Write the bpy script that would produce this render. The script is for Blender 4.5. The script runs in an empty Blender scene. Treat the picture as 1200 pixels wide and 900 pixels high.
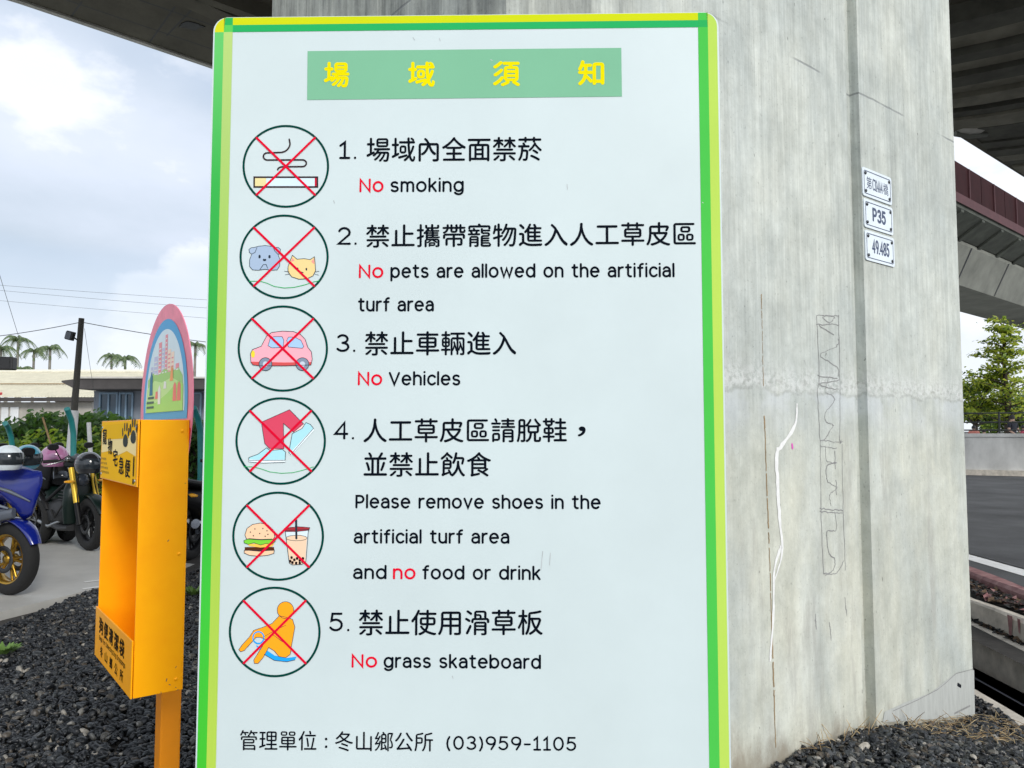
import bpy, bmesh, math, random
import numpy as np
from mathutils import Vector, Matrix
random.seed(7); np.random.seed(7)
SC = bpy.context.scene
COL = SC.collection
R = math.radians

# ---------------------------------------------------------------- camera, sky, sun, exposure
CAM_Z = 1.4
PITCH = math.atan(55 / 900)
cam = bpy.data.cameras.new('camera'); cam.lens = 27; cam.sensor_width = 36; cam.clip_start = 0.05; cam.clip_end = 3000
cam_ob = bpy.data.objects.new('camera', cam); COL.objects.link(cam_ob)
cam_ob.location = (0, 0, CAM_Z); cam_ob.rotation_euler = (math.pi / 2 + PITCH, 0, 0)
SC.camera = cam_ob

SUN_EL, SUN_AZ = R(28), R(150)          # azimuth clockwise from +Y: behind the camera, to the right
sun = bpy.data.lights.new('sun', 'SUN'); sun.energy = 1.6; sun.angle = R(14); sun.color = (1.0, 0.955, 0.88)
sun_ob = bpy.data.objects.new('sun', sun); COL.objects.link(sun_ob)
sun_ob.rotation_euler = (math.pi / 2 - SUN_EL, 0, math.pi - SUN_AZ)
SUN_DIR = Vector((math.sin(SUN_AZ) * math.cos(SUN_EL), math.cos(SUN_AZ) * math.cos(SUN_EL), math.sin(SUN_EL)))
sun_ob.rotation_euler = SUN_DIR.to_track_quat('Z', 'Y').to_euler()

SKY_LOC = ((8.64, 7.85, 6.59), (2.05, 2.98, 6.42))
W = bpy.data.worlds.new('World'); SC.world = W; W.use_nodes = True
nt = W.node_tree; nt.nodes.clear()
def N(t, **k):
    n = nt.nodes.new(t)
    for a, b in k.items(): setattr(n, a, b)
    return n
def LK(a, b): nt.links.new(a, b)
tc = N('ShaderNodeTexCoord')
sky = N('ShaderNodeTexSky', sky_type='NISHITA', sun_disc=False, sun_elevation=SUN_EL, sun_rotation=SUN_AZ, air_density=1.0, dust_density=2.0)
# clouds: a soft grey-blue overcast with brighter, harder-edged cumulus in front of it
def dirnoise(scale, loc, stretch, detail, rough, dist):
    mp = N('ShaderNodeMapping'); mp.inputs['Scale'].default_value = stretch; mp.inputs['Location'].default_value = loc
    LK(tc.outputs['Generated'], mp.inputs['Vector'])
    n = N('ShaderNodeTexNoise'); n.inputs['Scale'].default_value = scale; n.inputs['Detail'].default_value = detail; n.inputs['Roughness'].default_value = rough; n.inputs['Distortion'].default_value = dist
    LK(mp.outputs['Vector'], n.inputs['Vector']); return n.outputs['Fac']
nbig = dirnoise(1.5, SKY_LOC[0], (1, 1, 2.4), 3, .5, .3)
ncum = dirnoise(2.6, SKY_LOC[1], (1, 1, 1.7), 12, .53, .15)
cover = N('ShaderNodeMapRange'); cover.inputs['From Min'].default_value = .30; cover.inputs['From Max'].default_value = .46
LK(nbig, cover.inputs['Value'])
base_ = N('ShaderNodeValToRGB')
base_.color_ramp.elements[0].position = .36; base_.color_ramp.elements[0].color = (4.1, 4.85, 5.7, 1)
base_.color_ramp.elements[1].position = .62; base_.color_ramp.elements[1].color = (6.8, 7.2, 7.9, 1)
e = base_.color_ramp.elements.new(.48); e.color = (5.5, 6.1, 7.1, 1)
mixn = N('ShaderNodeMath', operation='MULTIPLY_ADD'); LK(ncum, mixn.inputs[0]); mixn.inputs[1].default_value = .45
sc_ = N('ShaderNodeMath', operation='MULTIPLY'); LK(nbig, sc_.inputs[0]); sc_.inputs[1].default_value = .55; LK(sc_.outputs[0], mixn.inputs[2])
LK(mixn.outputs[0], base_.inputs['Fac'])
cum = N('ShaderNodeValToRGB')
cum.color_ramp.elements[0].position = .475; cum.color_ramp.elements[0].color = (0, 0, 0, 1)
cum.color_ramp.elements[1].position = .68; cum.color_ramp.elements[1].color = (.4, .4, .4, 1)
e = cum.color_ramp.elements.new(.515); e.color = (.72, .72, .72, 1)
LK(ncum, cum.inputs['Fac'])
tone = N('ShaderNodeMix', data_type='RGBA'); LK(cum.outputs['Color'], tone.inputs[0]); LK(base_.outputs['Color'], tone.inputs[6]); tone.inputs[7].default_value = (7.7, 7.9, 8.3, 1)
# thin overcast is brighter round the hidden sun
dot = N('ShaderNodeVectorMath', operation='DOT_PRODUCT'); dot.inputs[1].default_value = SUN_DIR
LK(tc.outputs['Generated'], dot.inputs[0])
glow = N('ShaderNodeMapRange'); glow.inputs['From Min'].default_value = -.2; glow.inputs['From Max'].default_value = 1.0; glow.inputs['To Min'].default_value = 1.0; glow.inputs['To Max'].default_value = 1.9
LK(dot.outputs['Value'], glow.inputs['Value'])
lit = N('ShaderNodeVectorMath', operation='SCALE'); LK(tone.outputs[2], lit.inputs[0]); LK(glow.outputs['Result'], lit.inputs['Scale'])
# clear patches keep a hazy pale blue
hazy = N('ShaderNodeMix', data_type='RGBA'); hazy.inputs[0].default_value = .72; LK(sky.outputs[0], hazy.inputs[6]); hazy.inputs[7].default_value = (4.6, 5.4, 6.6, 1)
mx = N('ShaderNodeMix', data_type='RGBA'); LK(cover.outputs['Result'], mx.inputs[0]); LK(hazy.outputs[2], mx.inputs[6]); LK(lit.outputs[0], mx.inputs[7])
# white towards the horizon
sep = N('ShaderNodeSeparateXYZ'); LK(tc.outputs['Generated'], sep.inputs[0])
hz = N('ShaderNodeMapRange'); hz.inputs['From Min'].default_value = .20; hz.inputs['From Max'].default_value = .05; hz.inputs['To Min'].default_value = 0; hz.inputs['To Max'].default_value = .66
LK(sep.outputs['Z'], hz.inputs['Value'])
mh = N('ShaderNodeMix', data_type='RGBA'); LK(hz.outputs['Result'], mh.inputs[0]); LK(mx.outputs[2], mh.inputs[6]); mh.inputs[7].default_value = (7.3, 7.6, 7.9, 1)
bg = N('ShaderNodeBackground'); bg.inputs['Strength'].default_value = .10
LK(mh.outputs[2], bg.inputs['Color'])
wo = N('ShaderNodeOutputWorld'); LK(bg.outputs[0], wo.inputs['Surface'])

SC.view_settings.view_transform = 'Standard'; SC.view_settings.look = 'None'
SC.view_settings.exposure = 0.5; SC.view_settings.gamma = 1; SC.view_settings.use_curve_mapping = False
SC.render.engine = 'CYCLES'
SC.cycles.max_bounces = 6

# ---------------------------------------------------------------- measuring: photo pixel (1200x900) -> place
def ray(px, py):
    f = Vector((0, math.cos(PITCH), math.sin(PITCH))); u = Vector((0, -math.sin(PITCH), math.cos(PITCH)))
    return f + Vector(((px - 600) / 900, 0, 0)) + u * ((450 - py) / 900)
def at(px, py, Y):
    r = ray(px, py); return Vector((0, 0, CAM_Z)) + r * (Y / r.y)
def on_z(px, py, z):
    r = ray(px, py); return Vector((0, 0, CAM_Z)) + r * ((z - CAM_Z) / r.z)

# ---------------------------------------------------------------- materials
def mat(name, base, rough=.6, var=.15, scale=8, bump=0.0, metal=0.0, spec=.5, stretch=(1, 1, 1), detail=6, tint=None, coat=0.0, bscale=None, sheen=0):
    m = bpy.data.materials.new(name); m.use_nodes = True
    t = m.node_tree; b = t.nodes['Principled BSDF']
    b.inputs['Roughness'].default_value = rough; b.inputs['Metallic'].default_value = metal
    b.inputs['Specular IOR Level'].default_value = spec; b.inputs['Coat Weight'].default_value = coat
    c = t.nodes.new('ShaderNodeTexCoord'); mpn = t.nodes.new('ShaderNodeMapping'); mpn.inputs['Scale'].default_value = stretch
    t.links.new(c.outputs['Object'], mpn.inputs['Vector'])
    n = t.nodes.new('ShaderNodeTexNoise'); n.inputs['Scale'].default_value = scale; n.inputs['Detail'].default_value = detail; n.inputs['Roughness'].default_value = .62
    t.links.new(mpn.outputs['Vector'], n.inputs['Vector'])
    r = t.nodes.new('ShaderNodeValToRGB')
    lo = [x * (1 - var) for x in base]; hi = [min(1, x * (1 + var)) for x in (tint or base)]
    r.color_ramp.elements[0].position = .3; r.color_ramp.elements[0].color = (*lo, 1)
    r.color_ramp.elements[1].position = .7; r.color_ramp.elements[1].color = (*hi, 1)
    t.links.new(n.outputs['Fac'], r.inputs['Fac']); t.links.new(r.outputs['Color'], b.inputs['Base Color'])
    if bump:
        bn = t.nodes.new('ShaderNodeBump'); bn.inputs['Strength'].default_value = bump; bn.inputs['Distance'].default_value = .02
        if bscale:
            n3 = t.nodes.new('ShaderNodeTexNoise'); n3.inputs['Scale'].default_value = bscale; n3.inputs['Detail'].default_value = 4
            t.links.new(mpn.outputs['Vector'], n3.inputs['Vector']); t.links.new(n3.outputs['Fac'], bn.inputs['Height'])
        else: t.links.new(n.outputs['Fac'], bn.inputs['Height'])
        t.links.new(bn.outputs['Normal'], b.inputs['Normal'])
    return m
M = {}
def srgb(r, g, b):
    return tuple(((x / 255) / 12.92 if x < 10 else ((x / 255 + .055) / 1.055) ** 2.4) for x in (r, g, b))
def ink(name, r, g, b, rough=.6):
    if name not in M: M[name] = mat('print_' + name, srgb(r, g, b), rough, .03, 5, spec=.03)
    return M[name]

# ---------------------------------------------------------------- mesh builder
class MB:
    def __init__(s): s.v = []; s.f = []; s.m = []; s.sm = []
    def add(s, vs, fs, mi=0, smooth=False):
        o = len(s.v); s.v += [tuple(x) for x in vs]
        for f in fs: s.f.append(tuple(i + o for i in f)); s.m.append(mi); s.sm.append(smooth)
        return s
    def box(s, c, d, rz=0, mi=0, ry=0, rx=0, bev=0):
        x, y, z = d[0] / 2, d[1] / 2, d[2] / 2
        Mx = Matrix.Translation(c) @ Matrix.Rotation(rz, 4, 'Z') @ Matrix.Rotation(ry, 4, 'Y') @ Matrix.Rotation(rx, 4, 'X')
        if bev:
            bm = bmesh.new(); bmesh.ops.create_cube(bm, size=1)
            for v in bm.verts: v.co = Vector((v.co.x * d[0], v.co.y * d[1], v.co.z * d[2]))
            bmesh.ops.bevel(bm, geom=bm.edges[:], offset=bev, segments=2, affect='EDGES', profile=.5)
            bm.verts.index_update()
            s.add([Mx @ v.co for v in bm.verts], [[v.index for v in f.verts] for f in bm.faces], mi); bm.free(); return s
        p = [Mx @ Vector(q) for q in ((-x, -y, -z), (x, -y, -z), (x, y, -z), (-x, y, -z), (-x, -y, z), (x, -y, z), (x, y, z), (-x, y, z))]
        return s.add(p, [(0, 3, 2, 1), (4, 5, 6, 7), (0, 1, 5, 4), (1, 2, 6, 5), (2, 3, 7, 6), (3, 0, 4, 7)], mi)
    def tube(s, path, rad, n=8, mi=0, caps=True, closed=False):
        P = [Vector(p) for p in path]; k = len(P)
        rr = rad if isinstance(rad, (list, tuple)) else [rad] * k
        vs = []; prev = None
        for i in range(k):
            if closed: t = P[(i + 1) % k] - P[i - 1]
            else: t = P[min(i + 1, k - 1)] - P[max(i - 1, 0)]
            t.normalize()
            if prev is None: a = t.orthogonal().normalized()
            else:
                a = prev - t * prev.dot(t)
                a = a.normalized() if a.length > 1e-6 else t.orthogonal().normalized()
            prev = a; b = t.cross(a)
            for j in range(n):
                w = 2 * math.pi * j / n; vs.append(P[i] + (a * math.cos(w) + b * math.sin(w)) * rr[i])
        fs = []
        for i in range(k if closed else k - 1):
            for j in range(n):
                i2 = (i + 1) % k
                fs.append((i * n + j, i * n + (j + 1) % n, i2 * n + (j + 1) % n, i2 * n + j))
        s.add(vs, fs, mi, True)
        if caps and not closed:
            s.add(vs[:n], [tuple(range(n - 1, -1, -1))], mi); s.add(vs[-n:], [tuple(range(n))], mi)
        return s
    def prism(s, poly, fn, h0, h1, mi=0, smooth=False):      # poly of 2D points; fn(a, b, h) -> 3D
        n = len(poly)
        vs = [fn(a, b, h0) for a, b in poly] + [fn(a, b, h1) for a, b in poly]
        s.add(vs, [tuple(range(n - 1, -1, -1)), tuple(range(n, 2 * n))], mi)
        s.add(vs, [(i, (i + 1) % n, n + (i + 1) % n, n + i) for i in range(n)], mi, smooth)
        return s
    def loft(s, secs, mi=0, n=14, p=2.6):                    # secs: (centre, half width, half height, x axis, y axis)
        vs = []
        for c, a, b, ax, ay in secs:
            for j in range(n):
                w = 2 * math.pi * j / n; cx, sy = math.cos(w), math.sin(w)
                q = (abs(cx) ** p + abs(sy) ** p) ** (-1 / p)
                vs.append(Vector(c) + Vector(ax) * (a * q * cx) + Vector(ay) * (b * q * sy))
        k = len(secs)
        s.add(vs, [(i * n + j, i * n + (j + 1) % n, (i + 1) * n + (j + 1) % n, (i + 1) * n + j) for i in range(k - 1) for j in range(n)], mi, True)
        s.add(vs[:n], [tuple(range(n - 1, -1, -1))], mi); s.add(vs[-n:], [tuple(range(n))], mi)
        return s
    def lathe(s, prof, o, axis, n=20, mi=0):                 # prof: (radius, height along axis)
        ax = Vector(axis).normalized(); a = ax.orthogonal().normalized(); b = ax.cross(a); o = Vector(o); vs = []
        for r, h in prof:
            for j in range(n):
                w = 2 * math.pi * j / n; vs.append(o + ax * h + (a * math.cos(w) + b * math.sin(w)) * r)
        return s.add(vs, [(i * n + j, i * n + (j + 1) % n, (i + 1) * n + (j + 1) % n, (i + 1) * n + j) for i in range(len(prof) - 1) for j in range(n)], mi, True)
    def build(s, name, mats, parent=None, loc=None):
        me = bpy.data.meshes.new(name); me.from_pydata(s.v, [], s.f)
        for m in (mats if isinstance(mats, (list, tuple)) else [mats]): me.materials.append(m)
        me.polygons.foreach_set('material_index', s.m); me.polygons.foreach_set('use_smooth', s.sm)
        bm = bmesh.new(); bm.from_mesh(me); bmesh.ops.recalc_face_normals(bm, faces=bm.faces[:]); bm.to_mesh(me); bm.free()
        me.update()
        o = bpy.data.objects.new(name, me); COL.objects.link(o)
        if parent: o.parent = parent
        if loc: o.location = loc
        return o
def tag(o, label=None, cat=None, group=None, kind=None):
    for k, v in (('label', label), ('category', cat), ('group', group), ('kind', kind)):
        if v: o[k] = v
    return o
def thing(name, label, cat, loc=(0, 0, 0), rz=0, group=None):
    o = bpy.data.objects.new(name, None); COL.objects.link(o); o.empty_display_size = .1
    o.location = loc; o.rotation_euler = (0, 0, rz)
    return tag(o, label, cat, group)
def mesh_np(name, V, F, mats, parent=None, attr=None, smooth=False, mi=None):
    me = bpy.data.meshes.new(name)
    nv, nf, k = len(V), len(F), F.shape[1]
    me.vertices.add(nv); me.vertices.foreach_set('co', V.astype(np.float32).ravel())
    me.loops.add(nf * k); me.loops.foreach_set('vertex_index', F.astype(np.int32).ravel())
    me.polygons.add(nf); me.polygons.foreach_set('loop_start', np.arange(0, nf * k, k, dtype=np.int32))
    me.polygons.foreach_set('use_smooth', np.full(nf, smooth))
    for m in (mats if isinstance(mats, (list, tuple)) else [mats]): me.materials.append(m)
    if mi is not None: me.polygons.foreach_set('material_index', mi.astype(np.int32))
    me.update(calc_edges=True)
    if attr is not None:
        a = me.attributes.new('shade', 'FLOAT', 'POINT'); a.data.foreach_set('value', attr.astype(np.float32))
    o = bpy.data.objects.new(name, me); COL.objects.link(o)
    if parent: o.parent = parent
    return o

# ---------------------------------------------------------------- lettering


def text_polys(body, grow=0.0, rmax=0.07, lspace=1.0):
    """Outlines of a line of lettering (em units) with rounded stroke ends."""
    c=bpy.data.curves.new('lettering','FONT'); c.body=body; c.resolution_u=4; c.space_character=lspace
    o=bpy.data.objects.new('lettering',c); bpy.context.scene.collection.objects.link(o)
    bpy.context.view_layer.update()
    dg=bpy.context.evaluated_depsgraph_get()
    k=o.evaluated_get(dg).to_curve(dg)
    rings=[]
    for s in k.splines:
        pts=s.bezier_points; n=len(pts)
        segs=[]
        for i in range(n):
            a,b=pts[i],pts[(i+1)%n]
            p0,p1,p2,p3=a.co.xy,a.handle_right.xy,b.handle_left.xy,b.co.xy
            straight=abs((p3-p0).cross(p1-p0))+abs((p3-p0).cross(p2-p0))<1e-5
            m=1 if straight else 5
            segs.append([((1-t)**3)*p0+3*t*(1-t)**2*p1+3*t*t*(1-t)*p2+t**3*p3 for t in [j/m for j in range(m)]])
        P=[];
        for sg in segs: P+=sg
        Q=[p for i,p in enumerate(P) if (p-P[i-1]).length>1e-5]
        if len(Q)>2: rings.append((s.character_index,Q))
    o.evaluated_get(dg).to_curve_clear(); bpy.data.objects.remove(o); bpy.data.curves.remove(c)
    def area(Q): return sum(Q[i-1].cross(Q[i]) for i in range(len(Q)))/2
    big={}
    for ch,Q in rings:
        A=area(Q)
        if abs(A)>abs(big.get(ch,0)): big[ch]=A
    out=[]
    for ch,Q in rings:
        sg=1 if big[ch]>0 else -1
        n=len(Q)
        if grow:
            R=[]
            for i in range(n):
                d0=(Q[i]-Q[i-1]).normalized(); d1=(Q[(i+1)%n]-Q[i]).normalized()
                n0=Vector((d0.y,-d0.x))*sg; n1=Vector((d1.y,-d1.x))*sg
                b=n0+n1; l=b.length
                if l<.3: R.append(Q[i]+n0*grow); R.append(Q[i]+n1*grow); continue
                b/=l; R.append(Q[i]+b*grow/max(.5,b.dot(n0)))
            Q=R; n=len(Q)
        cor=[]
        for i in range(n):
            d0=(Q[i]-Q[i-1]).normalized(); d1=(Q[(i+1)%n]-Q[i]).normalized()
            ang=math.atan2(d0.cross(d1),d0.dot(d1))*sg
            if ang>0.6: cor.append(i)
        if not cor: out.append((ch,Q)); continue
        m=len(cor); chains=[]
        for a in range(m):
            i,j=cor[a],cor[(a+1)%m]
            idx=[i]
            while True:
                i=(i+1)%n; idx.append(i)
                if i==j: break
            chains.append([Q[x] for x in idx])
        def ln(ch_): return sum((ch_[i+1]-ch_[i]).length for i in range(len(ch_)-1))
        L=[ln(x) for x in chains]
        T=[min(rmax,.5*L[a-1],.5*L[a]) for a in range(m)]
        def trim(ch_,t):
            ch_=ch_[:]
            while t>0 and len(ch_)>1:
                l=(ch_[1]-ch_[0]).length
                if l>t: ch_[0]=ch_[0]+(ch_[1]-ch_[0])*(t/l); break
                t-=l; ch_.pop(0)
            return ch_
        body_=[]
        for a in range(m):
            x=trim(chains[a],T[a]); x=trim(x[::-1],T[(a+1)%m])[::-1]
            body_.append(x)
        R=[]
        for a in range(m):
            R+=body_[a]
            p0=body_[a][-1]; q=chains[a][-1]; p3=body_[(a+1)%m][0]
            c1=p0+(q-p0)*.56; c2=p3+(q-p3)*.56
            for t in (.2,.4,.6,.8): R.append(((1-t)**3)*p0+3*t*(1-t)**2*c1+3*t*t*(1-t)*c2+t**3*p3)
        out.append((ch,[p for i,p in enumerate(R) if (p-R[i-1]).length>1e-5]))
    return out
def polys_mesh(rings,name='lettering'):
    c=bpy.data.curves.new(name,'CURVE'); c.dimensions='2D'; c.fill_mode='BOTH'
    for ch,Q in rings:
        s=c.splines.new('POLY'); s.points.add(len(Q)-1)
        s.points.foreach_set('co',[v for p in Q for v in (p[0],p[1],0,1)]); s.use_cyclic_u=True
    o=bpy.data.objects.new(name,c); bpy.context.scene.collection.objects.link(o)
    dg=bpy.context.evaluated_depsgraph_get(); m=bpy.data.meshes.new_from_object(o.evaluated_get(dg),depsgraph=dg)
    bpy.data.objects.remove(o); bpy.data.curves.remove(c)
    return m
def arc(cx, cy, rx, ry, a0, a1, n=None):
    n = n or max(3, int(abs(a1 - a0) / 22))
    return [(cx + rx * math.cos(R(a0 + (a1 - a0) * i / n)), cy + ry * math.sin(R(a0 + (a1 - a0) * i / n))) for i in range(n + 1)]
H = .275
def _bowl(x): return arc(x, H, .22, H, 0, 360)
GL = {
 'o': (.46, [arc(.23, H, .23, H, 0, 360)]),
 'a': (.38, [arc(.19, .375, .175, .175, 155, 0) + [(.38, .36), (.38, 0)], [(.38, .32), (.18, .32)] + arc(.16, .16, .16, .16, 90, 270) + [(.2, 0), (.30, .04), (.38, .13)]]),
 'b': (.44, [[(0, .75), (0, 0)], _bowl(.22)]), 'd': (.44, [[(.44, .75), (.44, 0)], _bowl(.22)]),
 'p': (.44, [[(0, .55), (0, -.2)], _bowl(.22)]),
 'g': (.44, [[(.44, .55), (.44, 0)] + arc(.22, .0, .22, .2, 0, -150), _bowl(.22)]),
 'c': (.36, [arc(.22, H, .22, H, 42, 318)]), 'e': (.44, [[(.0, .29), (.44, .29)], arc(.22, H, .22, H, 3, 312)]),
 'h': (.38, [[(0, .75), (0, 0)], arc(.19, .35, .19, .2, 180, 0) + [(.38, 0)]]),
 'n': (.38, [[(0, .55), (0, 0)], arc(.19, .35, .19, .2, 180, 0) + [(.38, 0)]]),
 'm': (.62, [[(0, .55), (0, 0)], arc(.155, .38, .155, .17, 180, 0) + [(.31, 0)], arc(.465, .38, .155, .17, 180, 0) + [(.62, 0)]]),
 'r': (.22, [[(0, .55), (0, 0)], arc(.2, .33, .2, .22, 180, 80)]),
 'u': (.38, [[(0, .55)] + arc(.19, .2, .19, .2, 180, 360) + [(.38, .55)], [(.38, .3), (.38, 0)]]),
 's': (.34, [arc(.17, .415, .16, .135, 35, 265) + arc(.17, .14, .17, .14, 80, -150)]),
 't': (.28, [[(.11, .70), (.11, .14)] + arc(.24, .14, .13, .14, 180, 285), [(0, .55), (.27, .55)]]),
 'f': (.27, [arc(.25, .6, .14, .15, 80, 180) + [(.11, .58), (.11, 0)], [(0, .52), (.25, .52)]]),
 'i': (0, [[(0, .55), (0, 0)], [(0, .745), (0, .755)]]), 'l': (0, [[(0, .75), (0, 0)]]),
 'k': (.34, [[(0, .75), (0, 0)], [(.32, .55), (.03, .24)], [(.12, .33), (.34, 0)]]),
 'v': (.4, [[(0, .55), (.2, 0), (.4, .55)]]), 'w': (.64, [[(0, .55), (.16, 0), (.32, .5), (.48, 0), (.64, .55)]]),
 'N': (.48, [[(0, 0), (0, .7), (.48, 0), (.48, .7)]]), 'V': (.52, [[(0, .7), (.26, 0), (.52, .7)]]),
 'P': (.4, [[(0, 0), (0, .7), (.2, .7)] + arc(.2, .5, .2, .2, 90, -90) + [(0, .3)]]),
 'B': (.4, [[(0, 0), (0, .7), (.2, .7)] + arc(.2, .53, .16, .17, 90, -90) + [(0, .36)], [(.2, .36)] + arc(.2, .18, .2, .18, 90, -90) + [(0, 0)]]),
 'D': (.46, [[(0, 0), (0, .7), (.15, .7)] + arc(.15, .35, .31, .35, 90, -90) + [(0, 0)]]),
 'C': (.46, [arc(.32, .35, .32, .35, 48, 312)]), 'A': (.5, [[(0, 0), (.25, .7), (.5, 0)], [(.09, .23), (.41, .23)]]),
 '0': (.42, [arc(.21, .35, .21, .35, 0, 360)]), '1': (.26, [[(0, .55), (.14, .7), (.14, 0)], [(0, 0), (.28, 0)]]),
 '2': (.4, [arc(.2, .5, .19, .2, 160, 0) + [(.37, .4), (.0, 0), (.4, 0)]]),
 '3': (.38, [arc(.18, .53, .17, .17, 150, -90) , arc(.18, .18, .2, .18, 90, -150)]),
 '4': (.42, [[(.32, 0), (.32, .7), (0, .2), (.42, .2)]]),
 '5': (.38, [[(.35, .7), (.06, .7), (.03, .4)] + arc(.17, .225, .2, .225, 110, -150)]),
 '8': (.4, [arc(.2, .53, .17, .17, 0, 360), arc(.2, .18, .2, .18, 0, 360)]),
 '9': (.4, [arc(.2, .49, .2, .21, 0, 360), [(.4, .49), (.38, .3), (.22, 0)]]),
 '-': (.24, [[(0, .3), (.24, .3)]]), '(': (.12, [arc(.3, .3, .3, .5, 130, 230)]), ')': (.12, [arc(-.18, .3, .3, .5, 50, -50)]),
 '.': (0, [[(0, .01), (0, .0)]]), ':': (0, [[(0, .11), (0, .10)], [(0, .49), (0, .48)]]), '!': (0, [[(0, .7), (0, .22)], [(0, .01), (0, 0)]]),
}
GAP, SPACE = .205, .42
def latin(s):
    """Strokes of a line of round monoline lettering, and its width."""
    x = 0; out = []
    for c in s:
        if c == ' ': x += SPACE - GAP / 2 + .06; continue
        w, st = GL[c]
        out += [[(x + a, b) for a, b in q] for q in st]
        x += w + GAP
    return out, x - GAP
def stroke_into(mb, pts, w, fn, h=.0001, mi=0, closed=False):
    """Painted line of width w along 2D pts with round ends; fn(a, b, up) -> 3D. The middle is a hair proud of the edges."""
    P = [Vector(p) for i, p in enumerate(pts) if i == 0 or (Vector(p) - Vector(pts[i - 1])).length > 1e-7]
    if closed and (P[0] - P[-1]).length < 1e-6: P = P[:-1]
    if len(P) < 2: P = [P[0], P[0] + Vector((w * .02, 0))]
    n = len(P); r = w / 2; vs = []; fs = []
    for i in range(n):
        d0 = (P[i] - P[i - 1]).normalized() if (i > 0 or closed) else (P[1] - P[0]).normalized()
        d1 = (P[(i + 1) % n] - P[i]).normalized() if (i < n - 1 or closed) else d0
        t = d0 + d1
        t = t.normalized() if t.length > 1e-3 else d0
        nn = Vector((-t.y, t.x)); k = r / max(.45, nn.dot(Vector((-d0.y, d0.x))))
        a, b = P[i] + nn * k, P[i] - nn * k
        vs += [fn(a.x, a.y, 0), fn(P[i].x, P[i].y, h), fn(b.x, b.y, 0)]
    for i in range(n if closed else n - 1):
        j = (i + 1) % n
        fs += [(3 * i, 3 * i + 1, 3 * j + 1, 3 * j), (3 * i + 1, 3 * i + 2, 3 * j + 2, 3 * j + 1)]
    mb.add(vs, fs, mi, True)
    if not closed:
        for c, d in ((P[0], P[0] - P[1]), (P[-1], P[-1] - P[-2])):
            d = d.normalized(); q = Vector((-d.y, d.x)); m = 6
            ring = [c + (q * math.cos(math.pi * j / m) + d * math.sin(math.pi * j / m)) * r for j in range(m + 1)]
            mb.add([fn(c.x, c.y, h)] + [fn(p.x, p.y, 0) for p in ring], [(0, j + 1, j + 2) for j in range(m)], mi, True)
    return mb
def fill_into(mb, rings, fn, mi=0):
    me = polys_mesh([(0, [Vector(p) * 50 for p in q]) for q in rings])
    mb.add([fn(v.co.x / 50, v.co.y / 50, 0) for v in me.vertices], [tuple(p.vertices) for p in me.polygons], mi)
    bpy.data.meshes.remove(me); return mb
def cjk_rings(s, grow=.008, rmax=.07):
    q = text_polys(s, grow, rmax)
    xs = [p[0] for _, r in q for p in r]; ys = [p[1] for _, r in q for p in r]
    return [r for _, r in q], (min(xs), max(xs), min(ys), max(ys))
# ================================================================ frames shared by the builders
DD = Vector((.791, .612, 0)).normalized()        # along the road and the pillar's wide face
NN = Vector((-DD.y, DD.x, 0))                    # away from the camera
PC = at(1143, 839, 4.2)                          # right foot of the pillar
PD = PC.dot(NN)
def on_pillar(px, py):
    r = ray(px, py); k = PD / r.dot(NN) if abs(r.dot(NN)) > 1e-6 else 0
    p = Vector((0, 0, CAM_Z)) + r * k
    return Vector(((p - PC).dot(DD), p.z))
def smooth(a, b, x):
    t = max(0, min(1, (x - a) / (b - a))); return t * t * (3 - 2 * t)
_base = [on_pillar(*q) for q in ((857, 897), (911, 886), (1000, 856), (1032, 847), (1143, 840))]
PIL_W = -on_pillar(600, 10).x
def ground_z(x, y):
    p = Vector((x, y, 0)); t = (p - Vector((PC.x, PC.y, 0))).dot(DD); D = p.dot(NN)
    xs = [q.x for q in _base]; zs = [q.y for q in _base]
    z = float(np.interp(t, xs, zs))
    w = smooth(-2.6, -1.6, t) * smooth(-1.2, .6, D)
    lump = .018 * math.sin(3.1 * x + 1.3 * y) * math.sin(2.3 * y - .7 * x)
    return z * w + lump

# ---------------------------------------------------------------- materials of the setting
M['soil'] = mat('dark_soil', (.035, .032, .028), .95, .4, 6, .6)
M['lot'] = mat('parking_concrete', (.44, .435, .41), .55, .16, 1.4, .12, bscale=60)
M['asphalt'] = mat('asphalt', (.07, .072, .074), .85, .45, .9, .3, bscale=220)
M['line'] = mat('road_paint', (.72, .72, .70), .6, .12, 12)
M['kerb'] = mat('kerb_concrete', (.50, .455, .385), .85, .3, 7, .45)
M['redkerb'] = mat('red_kerb_paint', (.22, .055, .065), .7, .45, 9, .2, tint=(.26, .15, .14))
M['pipe'] = mat('black_pipe', (.012, .014, .02), .28, .1, 5)
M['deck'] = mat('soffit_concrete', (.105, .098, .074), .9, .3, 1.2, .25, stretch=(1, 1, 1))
M['deckedge'] = mat('deck_edge_concrete', (.48, .47, .43), .85, .25, 3, .2)
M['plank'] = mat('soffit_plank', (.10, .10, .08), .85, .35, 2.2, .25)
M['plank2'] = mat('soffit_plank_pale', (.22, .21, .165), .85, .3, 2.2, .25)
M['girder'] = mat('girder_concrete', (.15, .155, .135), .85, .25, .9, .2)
M['shade_dark'] = mat('shade_dark_concrete', (.05, .055, .045), .9, .35, 1.5, .2)  # shade under the far deck's overhang is put into this darker colour
M['maroon'] = mat('maroon_barrier', (.026, .007, .008), .8, .2, 1.5, spec=.12)
M['maroonrail'] = mat('maroon_rail', (.06, .018, .021), .8, .2, 2)
M['tan'] = mat('weathered_panel', (.16, .085, .055), .6, .2, 1.5)
M['wall'] = mat('ramp_wall_concrete', (.50, .50, .48), .85, .24, 2.2, .15, stretch=(1, 1, .5), detail=9)

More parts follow.
